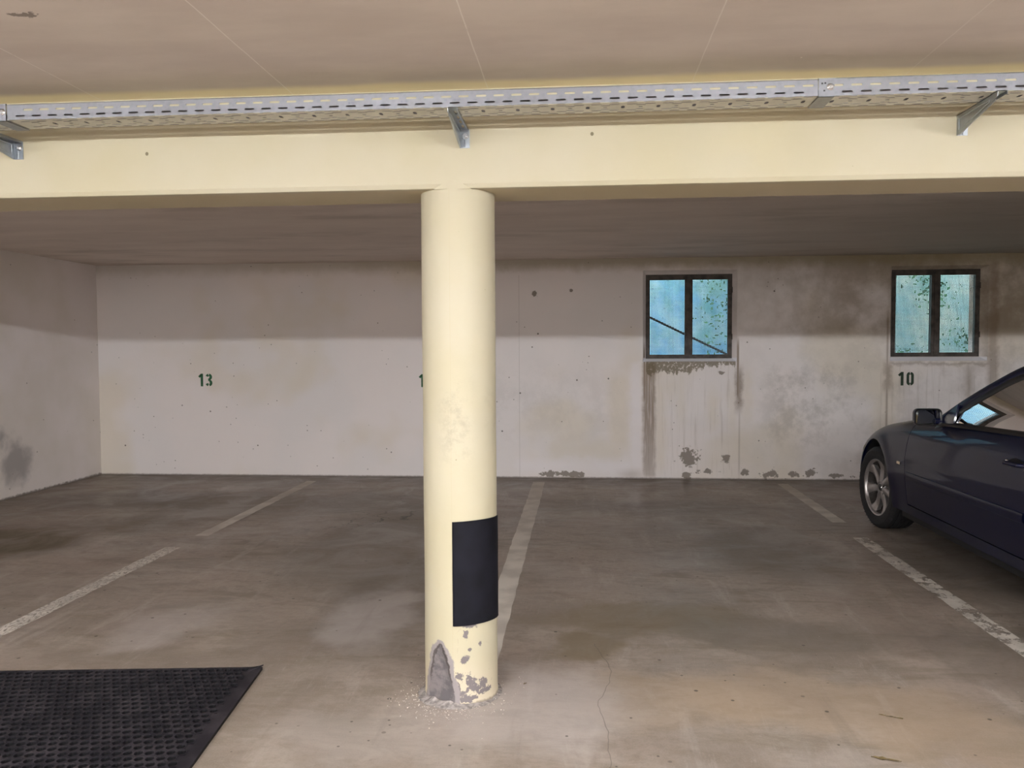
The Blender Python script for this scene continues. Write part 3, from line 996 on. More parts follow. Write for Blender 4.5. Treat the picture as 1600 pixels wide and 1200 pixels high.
# ================================================================== TUBE LAMPS
def emis(name, col, st):
    t = NT(name)
    t.b.inputs['Emission Color'].default_value = (*col, 1)
    t.b.inputs['Emission Strength'].default_value = st
    return t.done(col, 0.4)


M_tube = emis('lit_fluorescent_tube', (0.93, 0.955, 0.98), TUBE_STRENGTH)
M_house = simple('white_enamel', (0.75, 0.75, 0.73), 0.4, var=0.04)
for cx, lab in ((0.95, 'white batten lamp with a lit lens, on the ceiling just right of the viewer'), (-1.2, 'added unseen batten lamp with a lit lens, on the ceiling just left of the viewer'),  # just-left lamp and both car-side lamps are unseen, added to light the far wall
                (-3.35, 'white batten lamp with a lit lens, on the ceiling near the left wall'), (3.1, 'added unseen batten lamp with a lit lens, on the ceiling level with the car'),
                (5.25, 'added unseen batten lamp with a lit lens, on the ceiling beyond the car')):
    L = 1.5
    r = empty('tube_lamp', (cx, YL, ZF), label=lab, cat='lamp', group='tube lamps on the ceiling')
    b = MB()
    b.prism([(cx - L / 2 - 0.03, YL + y, z) for y, z in ((-0.030, ZF), (-0.030, ZF - 0.030), (0.030, ZF - 0.030), (0.030, ZF))], (L + 0.06, 0, 0))
    b.build('housing', M_house, r, smooth=0)
    for s_ in (-1, 1):
        b = MB()
        b.box(cx + s_ * (L / 2 + 0.011) - 0.01, cx + s_ * (L / 2 + 0.011) + 0.01, YL - 0.042, YL + 0.042, ZL - 0.0145, ZF - 0.030)
        b.build('end_cap', M_house, r, smooth=0)
    # wide shallow lens, shaped to balance light between beam and far wall
    b = MB().prism([(cx - L / 2, YL + y, z) for y, z in ((-0.036, ZL + 0.014), (-0.038, ZL - 0.008), (-0.032, ZL - 0.014), (0.032, ZL - 0.014), (0.038, ZL - 0.008), (0.036, ZL + 0.014))], (L, 0, 0))
    b.build('lit_lens', M_tube, r, smooth=0)
    b = MB().box(cx - L / 2, cx + L / 2, YL - 0.028, YL + 0.028, ZL + 0.0145, ZF - 0.029)
    b.build('gear_tray', M_house, r, smooth=0)

# ================================================================== WINDOWS
M_frame = simple('dark_painted_steel_rusty', (0.050, 0.040, 0.034), 0.6, var=0.5, vs=14)
M_mesh = simple('steel_mesh_wire', (0.03, 0.05, 0.065), 0.5, 0.0)


def window(idx, f, label):
    x0, x1, z0, z1 = f
    y = D + FD
    fr = 0.046
    b = MB()
    b.box(x0, x0 + fr, y, y + 0.04, z0, z1); b.box(x1 - fr, x1, y, y + 0.04, z0, z1)
    b.box(x0 + fr, x1 - fr, y, y + 0.04, z1 - 0.058, z1); b.box(x0 + fr, x1 - fr, y, y + 0.04, z0, z0 + 0.044)
    w_ = struct('window_%d' % idx, b, M_frame, smooth=0)
    tag(w_, label, 'window')
    xm = (x0 + x1) / 2
    b = MB().box(xm - 0.042, xm + 0.042, y - 0.006, y + 0.045, z0 + 0.01, z1 - 0.01)
    b.box(xm - 0.012, xm + 0.012, y - 0.012, y - 0.006, z0 + 0.02, z1 - 0.02)
    b.build('meeting_stile', M_frame, w_, smooth=0)
    # hinges
    for zz in (z0 + 0.2, z1 - 0.2):
        b = MB().tube([(x1 - 0.004, y - 0.006, zz), (x1 - 0.004, y - 0.006, zz + 0.06)], 0.008, 10)
        b.build('hinge', M_frame, w_)
    for xa, xb in ((x0 + fr, xm - 0.042), (xm + 0.042, x1 - fr)):
        b = MB()
        za, zb = z0 + 0.044, z1 - 0.058
        p = 0.0142
        wr = 0.0028
        n = int((xb - xa) / p)
        for k in range(1, n + 1):
            x = xa + (xb - xa) * k / (n + 1)
            b.box(x - wr, x + wr, y + 0.018, y + 0.0205, za - 0.003, zb + 0.003)
        m = int((zb - za) / p)
        for k in range(1, m + 1):
            z = za + (zb - za) * k / (m + 1)
            b.box(xa - 0.003, xb + 0.003, y + 0.0206, y + 0.023, z - wr, z + wr)
        b.build('wire_mesh', M_mesh, w_, smooth=0)
    return w_


window(1, WIN[0]['f'], 'left meshed window, with the stained wall below and a cable behind it')
window(2, WIN[1]['f'], 'right meshed window above the green number 10')

# light well behind the windows
def mat_well():
    t = NT('light_well_render')
    n = t.noise(2.2, 6, 0.65)
    c = t.mix(t.ss(n, 0.35, 0.68), (0.20, 0.56, 0.92), (0.48, 0.80, 0.94))  # daylight blue put into the wall colour, as the world sky has none
    c = t.mix(t.ss(t.X, 1.6, 3.6), c, t.mix(t.ss(n, 0.35, 0.68), (0.38, 0.70, 0.80), (0.66, 0.88, 0.88)))
    g = t.mul(t.ss(t.noise(1.7, 6, 0.7, t.mapv(loc=(2.5, 0, 1))), 0.52, 0.66), 0.5)
    c = t.mix(g, c, (0.16, 0.52, 0.46))
    d = t.mul(t.ss(t.noise(7, 5, 0.75), 0.60, 0.70), 0.6)
    c = t.mix(d, c, (0.04, 0.15, 0.20))
    return t.done(c, 0.9)


M_well = mat_well()
M_grav = simple('light_well_floor', (0.25, 0.38, 0.45), 0.95, var=0.3, vs=30)
struct('light_well_wall', MB().box(-1.6, 8.2, D + 1.55, D + 1.75, 0.7, 3.1), M_well, smooth=0)
struct('light_well_ground', MB().box(-1.6, 8.2, D + T, D + 1.55, 0.7, 0.85), M_grav, smooth=0)

# sloping cable seen through the left window
yc = D + T + 0.0145
b = MB().tube([(0.36, yc, 1.975), (0.74, yc, 1.757), (1.10, yc, 1.580), (1.58, yc, 1.345), (2.0, yc, 1.13)], 0.0125, 10)
o = b.build('sloping_cable', simple('black_cable_sheath', (0.01, 0.014, 0.016), 0.6), None)
tag(o, 'dark cable sloping down outside behind the left window mesh', 'cable')


M_stem = simple('stem_brown', (0.05, 0.06, 0.03), 0.8)


def leafy(name, pts, n, spread, size, label, seed, mat, stems=()):
    rr = random.Random(seed)
    b = MB()
    for k in range(n):
        c = Vector(pts[rr.randrange(len(pts))]) + Vector((rr.gauss(0, spread[0]), abs(rr.gauss(0, spread[1])) * -1, rr.gauss(0, spread[2])))
        s_ = size * rr.uniform(0.6, 1.3)
        a = Vector((rr.gauss(0, 1), rr.gauss(0, 1), rr.gauss(0, 1))).normalized()
        t_ = a.cross(Vector((rr.gauss(0, 1), rr.gauss(0, 1), rr.gauss(0, 1)))).normalized()
        n_ = a.cross(t_) * 0.15
        b.quadv([c - a * s_, c + t_ * s_ * .45 + n_ * s_, c + a * s_, c - t_ * s_ * .45 + n_ * s_])
    o = b.build(name, mat, None, smooth=0)
    if stems:
        for sx, sy, sz in stems:
            q = MB().tube([(sx, sy, 0.85), (sx + 0.02, sy, (0.85 + sz) / 2), (sx - 0.01, sy, sz)], [0.012, 0.009, 0.004], 6)
            q.build('stem', M_stem, o)
    tag(o, label, 'plant')
    return o


M_leaf = simple('leaf_green', (0.09, 0.27, 0.15), 0.6, var=0.5, vs=8)
leafy('creeper', [(1.72, D + 1.5, z) for z in (1.3, 1.6, 1.9, 2.2, 2.5)] + [(1.9, D + 1.5, 2.3)], 300, (0.14, 0.03, 0.2), 0.03, 'green creeper on the outer wall at the right side of the left window', 5, M_leaf)
leafy('bush', [(3.75, D + 1.35, 2.45), (4.0, D + 1.35, 2.5), (4.15, D + 1.35, 2.25), (4.2, D + 1.35, 2.0)], 300, (0.12, 0.06, 0.10), 0.03, 'leafy green growth at the top of the right window', 9, M_leaf)
leafy('shrub', [(3.9, D + 1.3, 1.3), (4.6, D + 1.35, 1.5), (4.65, D + 1.35, 1.35)], 260, (0.16, 0.06, 0.10), 0.026, 'low green shrub behind the bottom of the right window', 12, M_leaf, [(3.9, D + 1.2, 1.35), (4.6, D + 1.25, 1.6), (4.3, D + 1.2, 1.3)])

# ================================================================== PAINTED NUMBERS
def ribbon(b, pts, wd, y, closed=False):
    """flat stroke in the XZ plane with mitred joins, 1 mm thick"""
    P_ = [Vector((p[0], p[1])) for p in pts]
    n = len(P_)
    Ls, Rs = [], []
    for k in range(n):
        d1 = (P_[k] - P_[k - 1]).normalized() if k > 0 else None
        d2 = (P_[k + 1] - P_[k]).normalized() if k < n - 1 else None
        d = d1 if d2 is None else d2 if d1 is None else (d1 + d2).normalized()
        nn = Vector((-d.y, d.x))
        sc = 1.0
        if d1 is not None and d2 is not None:
            sc = 1 / max(0.5, nn.dot(Vector((-d1.y, d1.x))))
        Ls.append(P_[k] + nn * wd / 2 * sc); Rs.append(P_[k] - nn * wd / 2 * sc)
    for k in range(n - 1):
        q = [Ls[k], Rs[k], Rs[k + 1], Ls[k + 1]]
        b.prism([(p.x, y, p.y) for p in q], (0, 0.0009, 0))


def arc(cx, cz, rx, rz, a0, a1, n=10):
    return [(cx + rx * math.cos(math.radians(a0 + (a1 - a0) * k / n)), cz + rz * math.sin(math.radians(a0 + (a1 - a0) * k / n))) for k in range(n + 1)]


def digit(b, ch, x, z, h, wd, y):
    s_ = 0.20 * h
    if ch == '1':
        ribbon(b, [(x + wd * 0.62, z), (x + wd * 0.62, z + h)], s_, y)
        ribbon(b, [(x + wd * 0.62, z + h - s_ * 0.6), (x + wd * 0.42, z + h * 0.86), (x + wd * 0.18, z + h * 0.73)], s_ * 0.85, y)
    elif ch == '3':
        c = x + wd * 0.5
        r_ = wd * 0.5 - s_ / 2
        ribbon(b, arc(c, z + h * 0.74, r_, h * 0.26 - s_ / 2, 165, 100, 5), s_, y)
        ribbon(b, arc(c, z + h * 0.74, r_, h * 0.26 - s_ / 2, 84, -75, 12) , s_, y)
        ribbon(b, [(c - wd * 0.10, z + h * 0.52), (c + wd * 0.22, z + h * 0.52)], s_, y)
        ribbon(b, arc(c + 0.001, z + h * 0.27, r_ * 1.06, h * 0.27 - s_ / 2, 72, -80, 12), s_, y)
        ribbon(b, arc(c, z + h * 0.27, r_ * 1.05, h * 0.27 - s_ / 2, -105, -165, 5), s_, y)
    elif ch == '2':
        c = x + wd * 0.5
        r_ = wd * 0.5 - s_ / 2
        ribbon(b, arc(c, z + h * 0.72, r_, h * 0.28 - s_ / 2, 170, 100, 5), s_, y)
        ribbon(b, arc(c, z + h * 0.72, r_, h * 0.28 - s_ / 2, 82, -25, 9) + [(x + s_ * 0.7, z + s_)], s_, y)
        ribbon(b, [(x, z + s_ / 2), (x + wd, z + s_ / 2)], s_, y)
    elif ch == '0':
        c = x + wd * 0.5
        r_ = wd * 0.5 - s_ / 2
        ribbon(b, arc(c, z + h * 0.76, r_, h * 0.24 - s_ / 2, 98, 180, 7) + arc(c, z + h * 0.24, r_, h * 0.24 - s_ / 2, 180, 262, 7), s_ * 0.95, y)
        ribbon(b, arc(c, z + h * 0.76, r_, h * 0.24 - s_ / 2, 82, 0, 7) + arc(c, z + h * 0.24, r_, h * 0.24 - s_ / 2, 0, -84, 7), s_ * 0.95, y)


def number(txt, x, z, h, m, label):
    r = empty('painted_number', (x, D, z), label=label, cat='number')
    for k, ch in enumerate(txt):
        b = MB()
        digit(b, ch, x + k * 0.090, z, h, 0.075, D - 0.001)
        b.build('digit', m, r, smooth=0)


number('13', -4.277, 1.003, 0.142, M_green, 'green stencilled number 13 on the white wall left of the column')
number('12', -1.772, 0.992, 0.142, M_green, 'green stencilled number 12 mostly hidden behind the column')
number('10', 3.302, 1.003, 0.142, M_greend, 'green stencilled number 10 under the right window')

# ================================================================== PARKING LINES
M_lw = mat_line(True)
M_ln = mat_line(False)
M_lp = mat_line(True, True)


def line_piece(b, x0, x1, y0, y1, wob=0.004, seed=1):
    rr = random.Random(seed)
    n = 50
    L_, R_ = [], []
    for k in range(n + 1):
        y = y0 + (y1 - y0) * k / n
        L_.append(Vector((x0 + rr.uniform(-wob, wob), y, 0.0016)))
        R_.append(Vector((x1 + rr.uniform(-wob, wob), y, 0.0016)))
    for k in range(n):
        b.quadv([L_[k], R_[k], R_[k + 1], L_[k + 1]])


b = MB(); line_piece(b, -2.968, -2.858, 0.5, 5.62, seed=2)
r = b.build('parking_line', M_lw, None, smooth=0)
tag(r, 'worn near stretch of the left white bay line, nearest the rubber mat', 'floor marking', 'white bay lines')
b = MB(); line_piece(b, -2.925, -2.822, 5.98, 8.55, seed=3)
r = b.build('parking_line', M_ln, None, smooth=0)
tag(r, 'far stretch of the left white bay line, ending at the wall under number 13', 'floor marking', 'white bay lines')
b = MB(); line_piece(b, -0.50, -0.375, 3.52, 8.62, seed=4)
r = b.build('parking_line', M_ln, None, smooth=0)
tag(r, 'white bay line running from behind the column to the back wall', 'floor marking', 'white bay lines')
b = MB(); line_piece(b, 2.005, 2.115, 0.8, 6.22, seed=5)
r = b.build('parking_line', M_lp, None, smooth=0)
tag(r, 'near stretch of the right white bay line beside the blue car', 'floor marking', 'white bay lines')
b = MB(); line_piece(b, 2.020, 2.128, 6.75, 8.62, seed=6)
r = b.build('parking_line', M_ln, None, smooth=0)
tag(r, 'far stretch of the right white bay line, ahead of the car wheel at the wall', 'floor marking', 'white bay lines')

# ================================================================== RUBBER MAT
def mat_rubber_mat():
    t = NT('black_mat_rubber_pit_shade')
    n = t.noise(7, 5, 0.65)
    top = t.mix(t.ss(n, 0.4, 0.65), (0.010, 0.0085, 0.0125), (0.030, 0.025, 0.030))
    c = t.mix(t.ss(t.Z, 0.0085, 0.0128), (0.0025, 0.002, 0.003), top)  # pit shade put into the colour: darker low down, ridges lighter
    return t.done(c, 0.6, spec=0.3)


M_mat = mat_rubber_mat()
mc = Vector((-1.406, 3.479, 0))            # far right corner
ang = math.atan2(3.355 - 3.479, -2.545 + 1.406)
ea = Vector((-math.cos(math.atan2(0.124, 1.139)), -math.sin(math.atan2(0.124, 1.139)), 0))   # along the far edge, to the left
ebv = Vector((0.105, -0.9945, 0))           # along the right edge, toward the camera
ML, MW = 2.0, 1.3
root = empty('rubber_mat', tuple(mc), label='black rubber mat with raised honeycomb pattern lying on the floor at lower left', cat='mat')


def mp(u, v, z):
    p = mc + ea * u + ebv * v
    return (p.x, p.y, z)


b = MB()
pu, pv = 0.0375, 0.0410
edge = 0.046
zt, zl, zh = 0.0125, 0.0015, 0.0142
# solid smooth margins
def slab(u0, u1, v0, v1, z):
    b.quadv([mp(u0, v0, z), mp(u0, v1, z), mp(u1, v1, z), mp(u1, v0, z)])
slab(0, edge, 0, MW, zt)
slab(edge, ML, 0, 0.012, zt)
# outer sides
for (u0, v0), (u1, v1) in (((0, 0), (ML, 0)), ((0, 0), (0, MW)), ((0, MW), (ML, MW)), ((ML, 0), (ML, MW))):
    b.quadv([mp(u0, v0, 0.0), mp(u1, v1, 0.0), mp(u1, v1, zt), mp(u0, v0, zt)])
nv = int((MW - 0.012) / pv)
nu = int((ML - edge) / pu)
for j in range(nv):
    v0 = 0.012 + j * pv
    off = pu / 2 if j % 2 else 0
    if off:
        slab(edge, edge + off, v0, v0 + pv, zt)
    for i_ in range(nu):
        u0 = edge + off + i_ * pu
        cu, cv = u0 + pu / 2, v0 + pv / 2
        # outer hexagon-ish cell boundary (rectangle), inner hexagonal pit with a raised lip on the near side
        n = 12
        outp, lip, pit = [], [], []
        for k in range(n):
            a = 2 * PI * k / n + PI / 12
            dx, dy = math.cos(a), math.sin(a)
            t_ = min(pu / 2 / abs(dx), pv / 2 / abs(dy))
            outp.append((cu + dx * t_, cv + dy * t_, zh - 0.0006))
            hr = 1.0 / (math.cos(((a + PI / 6) % (PI / 3)) - PI / 6))
            lip.append((cu + dx * 0.0150 * hr, cv + dy * 0.0166 * hr, zh))
            pit.append((cu + dx * 0.0143 * hr, cv + dy * 0.0158 * hr, zl))
        # corners of the rectangle are closed by snapping the nearest outer points
        i0 = len(b.v)
        for ring in (outp, lip, pit):
            b.v += [mp(*q) for q in ring]
        for k in range(n):
            k2 = (k + 1) % n
            b.face((i0 + k, i0 + k2, i0 + n + k2, i0 + n + k))
            b.face((i0 + n + k, i0 + n + k2, i0 + 2 * n + k2, i0 + 2 * n + k))
        b.face([i0 + 2 * n + k for k in range(n)])
b.quadv([mp(0, 0, zl - 0.001), mp(0, MW, zl - 0.001), mp(ML, MW, zl - 0.001), mp(ML, 0, zl - 0.001)])
b.cur = 0
# slab under the pattern so no floor shows between the cell corners
b.quadv([mp(edge, 0.012, zt - 0.0026), mp(edge, 0.0121, zt - 0.0026), mp(ML, 0.0121, zt - 0.0026), mp(ML, 0.012, zt - 0.0026)])
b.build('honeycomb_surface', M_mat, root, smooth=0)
# curled corner flap
b = MB()
rows = []
for k in range(7):
    q = k / 6
    z = 0.0126 + 0.010 * q * q
    rows.append([mp(0.055 * (1 - q) - 0.004 * q, -0.001, z), mp(0.055 * (1 - q) - 0.004 * q, 0.05 * (1 - q) + 0.004, z)])
b.grid(rows)
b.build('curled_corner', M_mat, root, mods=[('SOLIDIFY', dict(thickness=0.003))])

# ================================================================== DEBRIS
M_dleaf = simple('dry_leaf_brown', (0.12, 0.085, 0.035), 0.9, var=0.4, vs=60)
def dleaf(x, y, L_, W_, rot, label, seed):
    rr = random.Random(seed)
    b = MB()
    ca, sa = math.cos(rot), math.sin(rot)
    rows = []
    for k in range(9):
        q = k / 8
        wd = W_ * math.sin(PI * min(1, q * 1.05)) ** 0.7 * rr.uniform(0.5, 1.1) + 0.0006
        row = []
        for m_ in (-1, 0, 1):
            u, v = (q - 0.5) * L_, m_ * wd / 2
            row.append((x + u * ca - v * sa, y + u * sa + v * ca, 0.002 + 0.004 * abs(m_) * rr.random() + 0.003 * q))
        rows.append(row)
    b.grid(rows)
    o = b.build('dry_leaf', M_dleaf, None, smooth=0, mods=[('SOLIDIFY', dict(thickness=0.0006))])
    tag(o, label, 'leaf')
dleaf(1.043, 2.855, 0.095, 0.022, -0.35, 'brown shredded dry leaf lying on the floor at lower right', 1)
dleaf(-0.235, 3.40, 0.014, 0.009, 0.3, 'tiny dark brown leaf crumb on the floor just right of the column foot', 2)
dleaf(1.18, 3.19, 0.085, 0.003, -0.5, 'thin brown twig of leaf on the floor toward the lower right', 3)

# ================================================================== CAR (dark blue two-door, nose toward the back wall)
CXC, YNOSE = 3.150, 7.360       # centre line and nose


LIFT = 0.036


def cp(s, w_, z):
    """car point: s metres behind the nose, w_ metres toward the left (camera) side"""
    return Vector((CXC - w_, YNOSE - s, z + LIFT * (1.42 - z)))


def mat_paint():
    t = NT('dark_blue_car_paint')
    n = t.noise(900, 2)
    c = t.mix(n, (0.001, 0.002, 0.014), (0.002, 0.004, 0.030))
    du = t.mul(t.ss(t.noise(6, 5, 0.7), 0.55, 0.8), 0.015)
    c = t.mix(du, c, (0.10, 0.09, 0.085))
    t.b.inputs['Coat Weight'].default_value = 0.48
    t.b.inputs['Coat Roughness'].default_value = 0.04
    return t.done(c, t.add(0.4, t.mul(du, 2.0)), 0.0, 0.1)


def mat_glass():
    t = NT('car_window_glass')
    tr = t.n.new('ShaderNodeBsdfTransparent')
    tr.inputs[0].default_value = (0.29, 0.36, 0.28, 1)
    gl = t.n.new('ShaderNodeBsdfGlossy')
    gl.inputs['Roughness'].default_value = 0.0
    gl.inputs['Color'].default_value = (1, 1, 1, 1)
    fr = t.n.new('ShaderNodeFresnel')
    fr.inputs['IOR'].default_value = 1.52
    mx = t.n.new('ShaderNodeMixShader')
    t.t.links.new(fr.outputs[0], mx.inputs[0])
    t.t.links.new(tr.outputs[0], mx.inputs[1])
    t.t.links.new(gl.outputs[0], mx.inputs[2])
    t.t.links.new(mx.outputs[0], t.out.inputs[0])
    return t.m


M_paint = mat_paint()
M_glass = mat_glass()
M_trim = simple('black_car_trim', (0.010, 0.010, 0.011), 0.35, var=0.1)
M_under = simple('underbody_black', (0.006, 0.006, 0.007), 0.8)
M_tyre = simple('tyre_rubber', (0.010, 0.010, 0.012), 0.7, var=0.3, vs=50, bump=0.2)
M_alloy = simple('silver_alloy', (0.44, 0.42, 0.42), 0.34, 0.85, var=0.08)
M_cabin = simple('dark_cabin_fabric', (0.016, 0.016, 0.018), 0.85, var=0.3, vs=80)
M_mirror = simple('mirror_glass', (0.85, 0.88, 0.85), 0.01, 1.0, var=0)
M_chrome = simple('chrome', (0.8, 0.8, 0.8), 0.12, 1.0, var=0)
M_amber = simple('side_repeater_lens', (0.75, 0.62, 0.45), 0.25, 0.0)
M_lamp_l = simple('headlamp_lens', (0.6, 0.62, 0.65), 0.05, 0.6, var=0)
M_disc = simple('shaded_wheel_steel', (0.06, 0.052, 0.048), 0.55, 0.6)
M_red = simple('tail_lamp_lens', (0.35, 0.01, 0.01), 0.1, var=0)

Wp = pchip([0, 0.03, 0.08, 0.18, 0.32, 0.55, 0.80, 1.4, 2.4, 3.5, 4.0, 4.25, 4.38, 4.46, 4.49],
           [0.50, 0.60, 0.685, 0.765, 0.82, 0.855, 0.872, 0.873, 0.876, 0.874, 0.855, 0.815, 0.76, 0.67, 0.60])
Zs = pchip([0, 0.06, 0.18, 0.40, 0.62, 0.90, 1.3, 1.75, 2.9, 3.6, 4.2, 4.42, 4.49],
           [0.47, 0.505, 0.565, 0.665, 0.742, 0.805, 0.858, 0.885, 0.925, 0.945, 0.935, 0.90, 0.86])
Ins = pchip([0.10, 0.22, 0.40, 0.58, 0.74, 0.86, 0.93, 0.97, 0.99, 1.0], [0.060, 0.036, 0.012, 0.0, 0.005, 0.022, 0.044, 0.068, 0.088, 0.104])
SF, SR, RA, ZW = 0.76, 3.485, 0.352, 0.316


def side_w(s, z):
    v = z / Zs(s)
    w_ = Wp(s) - Ins(v)
    for sc_ in (SF, SR):
        d = math.hypot(s - sc_, z - ZW)
        if z > 0.12:
            w_ += 0.013 * math.exp(-((d - RA - 0.015) / 0.055) ** 2)
    # crease line along the side
    w_ += 0.004 * math.exp(-((z - (0.60 + 0.028 * (s - 1.5))) / 0.03) ** 2) if 1.3 < s < 3.2 else 0
    return w_


def zlow(s):
    zl_ = 0.185
    if s < 0.35: zl_ = 0.20
    for sc_ in (SF, SR):
        d = abs(s - sc_)
        if d < RA:
            zl_ = max(zl_, ZW + math.sqrt(RA * RA - d * d))
    return zl_


def stations(s0, s1, step=0.05):
    st = list(np.linspace(s0, s1, max(2, int((s1 - s0) / step) + 1)))
    for sc_ in (SF, SR):
        for a in np.linspace(0, PI, 41):
            x = sc_ - RA * math.cos(a)
            if s0 < x < s1: st.append(float(x))
        for e in (-RA - 0.0005, RA + 0.0005):
            if s0 < sc_ + e < s1: st.append(sc_ + e)
    return sorted(set(round(float(x), 5) for x in st))


def side_patch(b, s0, s1, sgn, zl=None, zh=None, nz=26, flange=0.022):
    rows = []
    for s in stations(s0, s1):
        lo = zl(s) if zl else zlow(s)
        hi = zh(s) if zh else Zs(s)
        row = [cp(s, sgn * (side_w(s, lo) - flange), lo + 0.002)]
        for k in range(nz + 1):
            q = k / nz
            q = q if q < 0.5 else 1 - (1 - q) ** 1.35 * (0.5 ** (1 - 1.35))
            z = lo + (hi - lo) * q
            row.append(cp(s, sgn * side_w(s, z), z))
        rows.append(row)
    # fold the ends inward so that shut lines have depth
    first = [p + Vector((sgn * flange, 0, 0)) for p in rows[0]]
    last = [p + Vector((sgn * flange, 0, 0)) for p in rows[-1]]
    b.grid([first] + rows + [last], flip=(sgn < 0))


car = empty('car', (CXC, YNOSE - 2.2, 0), label='dark blue two-door car with silver multi-spoke wheels parked nose to the wall on the right', cat='car')
SD0, SD1 = 1.385, 2.985          # door shut lines
g = 0.0028
b = MB()
for sg in (1, -1):
    side_patch(b, 0.0, SD0 - g, sg)
    side_patch(b, SD1 + g, 4.49, sg)
    # sill under the door
    side_patch(b, SD0 - g, SD1 + g, sg, zh=lambda s: 0.255, nz=5)
# hood and wings top, decklid
def hood_z(s, w_):
    w0 = Wp(s) - 0.104
    crown = 0.075 * min(1, 0.25 + s / 1.0)
    return Zs(s) + crown * (1 - (abs(w_) / max(w0, .01)) ** 2.2)
rows = []
for s in np.linspace(0, 1.0, 26).tolist() + [1.1, 1.2, 1.3, 1.4, 1.5, 1.6, 1.7, 1.78]:
    w0 = side_w(s, Zs(s))
    row = []
    for k in range(33):
        q = -1 + 2 * k / 32
        ww = w0 * q
        # the rear hood edge is bowed: clamp the centre to the base of the screen
        smax = 1.36 + 0.42 * abs(q) ** 2.2
        s_ = min(s, smax)
        row.append(cp(s_, ww if s_ == s else side_w(s_, Zs(s_)) * q, hood_z(s_, side_w(s_, Zs(s_)) * q)))
    rows.append(row)
b.grid(rows, flip=True)
rows = []
for s in [3.98, 4.05, 4.12, 4.2, 4.3, 4.38, 4.44, 4.47, 4.49]:
    w0 = side_w(s, Zs(s))
    rows.append([cp(s, w0 * q, Zs(s) + 0.045 * (1 - abs(q) ** 2.2)) for q in np.linspace(-1, 1, 25)])
b.grid(rows, flip=True)
# rear shoulder strip beside the rear glass
for sg in (1, -1):
    rows = []
    for s in np.linspace(3.55, 4.0, 10):
        w0 = side_w(s, Zs(s))
        rows.append([cp(s, sg * (w0 - q * (0.03 + 0.32 * max(0, (s - 3.75) / 0.25))), Zs(s) + 0.006 * q) for q in (0, 0.35, 0.7, 1)])
    b.grid(rows, flip=(sg > 0))
# front and rear caps
for s_end, bulge in ((0.0, -0.035), (4.49, 0.03)):
    rows = []
    for k in range(14):
        z = 0.20 + (Zs(s_end) - 0.20) * k / 13
        w0 = side_w(s_end, z)
        rows.append([cp(s_end + bulge * (1 - q * q), w0 * q, z + (hood_z(s_end, 0) - Zs(s_end) if s_end == 0 else 0.045) * (1 - abs(q) ** 2.2) * (k / 13)) for q in np.linspace(-1, 1, 17)])
    b.grid(rows, flip=(s_end > 0))
body = b.build('body_shell', M_paint, car, smooth=0.7)

# doors
for sg in (1, -1):
    b = MB()
    side_patch(b, SD0 + g, SD1 - g, sg, zl=lambda s: 0.262, zh=lambda s: Zs(s) - 0.0)
    d = b.build('door', M_paint, car, smooth=0.7)
    # protective moulding
    b = MB()
    rows = []
    for s in np.linspace(SD0 + 0.03, SD1 - 0.03, 40):
        zc = 0.475 + 0.010 * (s - SD0)
        rows.append([cp(s, sg * (side_w(s, zc + dz) + o_), zc + dz) for dz, o_ in ((-0.030, -0.001), (-0.026, 0.007), (-0.012, 0.0095), (0.012, 0.0095), (0.026, 0.007), (0.030, -0.001))])
    b.grid(rows, flip=(sg < 0))
    b.build('side_moulding', M_paint, d)
    # handle: recess bowl, bar, key cylinder
    hs, hz = 2.855, 0.765
    b = MB()
    rows = []
    for r_, dp in ((1.0, 0.001), (0.85, -0.004), (0.001, -0.008)):
        rows.append([cp(hs + 0.085 * r_ * math.cos(a), sg * (side_w(hs, hz) + 0.004 + dp * 0.4), hz + 0.036 * r_ * math.sin(a)) for a in np.linspace(0, 2 * PI, 24)[:-1]])
    b.grid(rows, closed=True, flip=(sg < 0))
    hb = b.build('handle_recess', M_trim, d)
    b = MB()
    b.tube([cp(hs - 0.085, sg * (side_w(hs, hz) + 0.006), hz + 0.002), cp(hs - 0.07, sg * (side_w(hs, hz) + 0.034), hz + 0.004), cp(hs + 0.07, sg * (side_w(hs, hz) + 0.034), hz + 0.007), cp(hs + 0.085, sg * (side_w(hs, hz) + 0.006), hz + 0.006)], 0.011, 10)
    b.build('door_handle', M_paint, d)
    b = MB()
    cc = cp(hs - 0.100, sg * (side_w(hs, hz) + 0.004), hz + 0.006)
    b.lathe([(0.0001, -0.006 * sg), (0.011, -0.006 * sg), (0.013, 0.0)], cc, 'X', 16)
    b.build('key_cylinder', M_chrome, d)

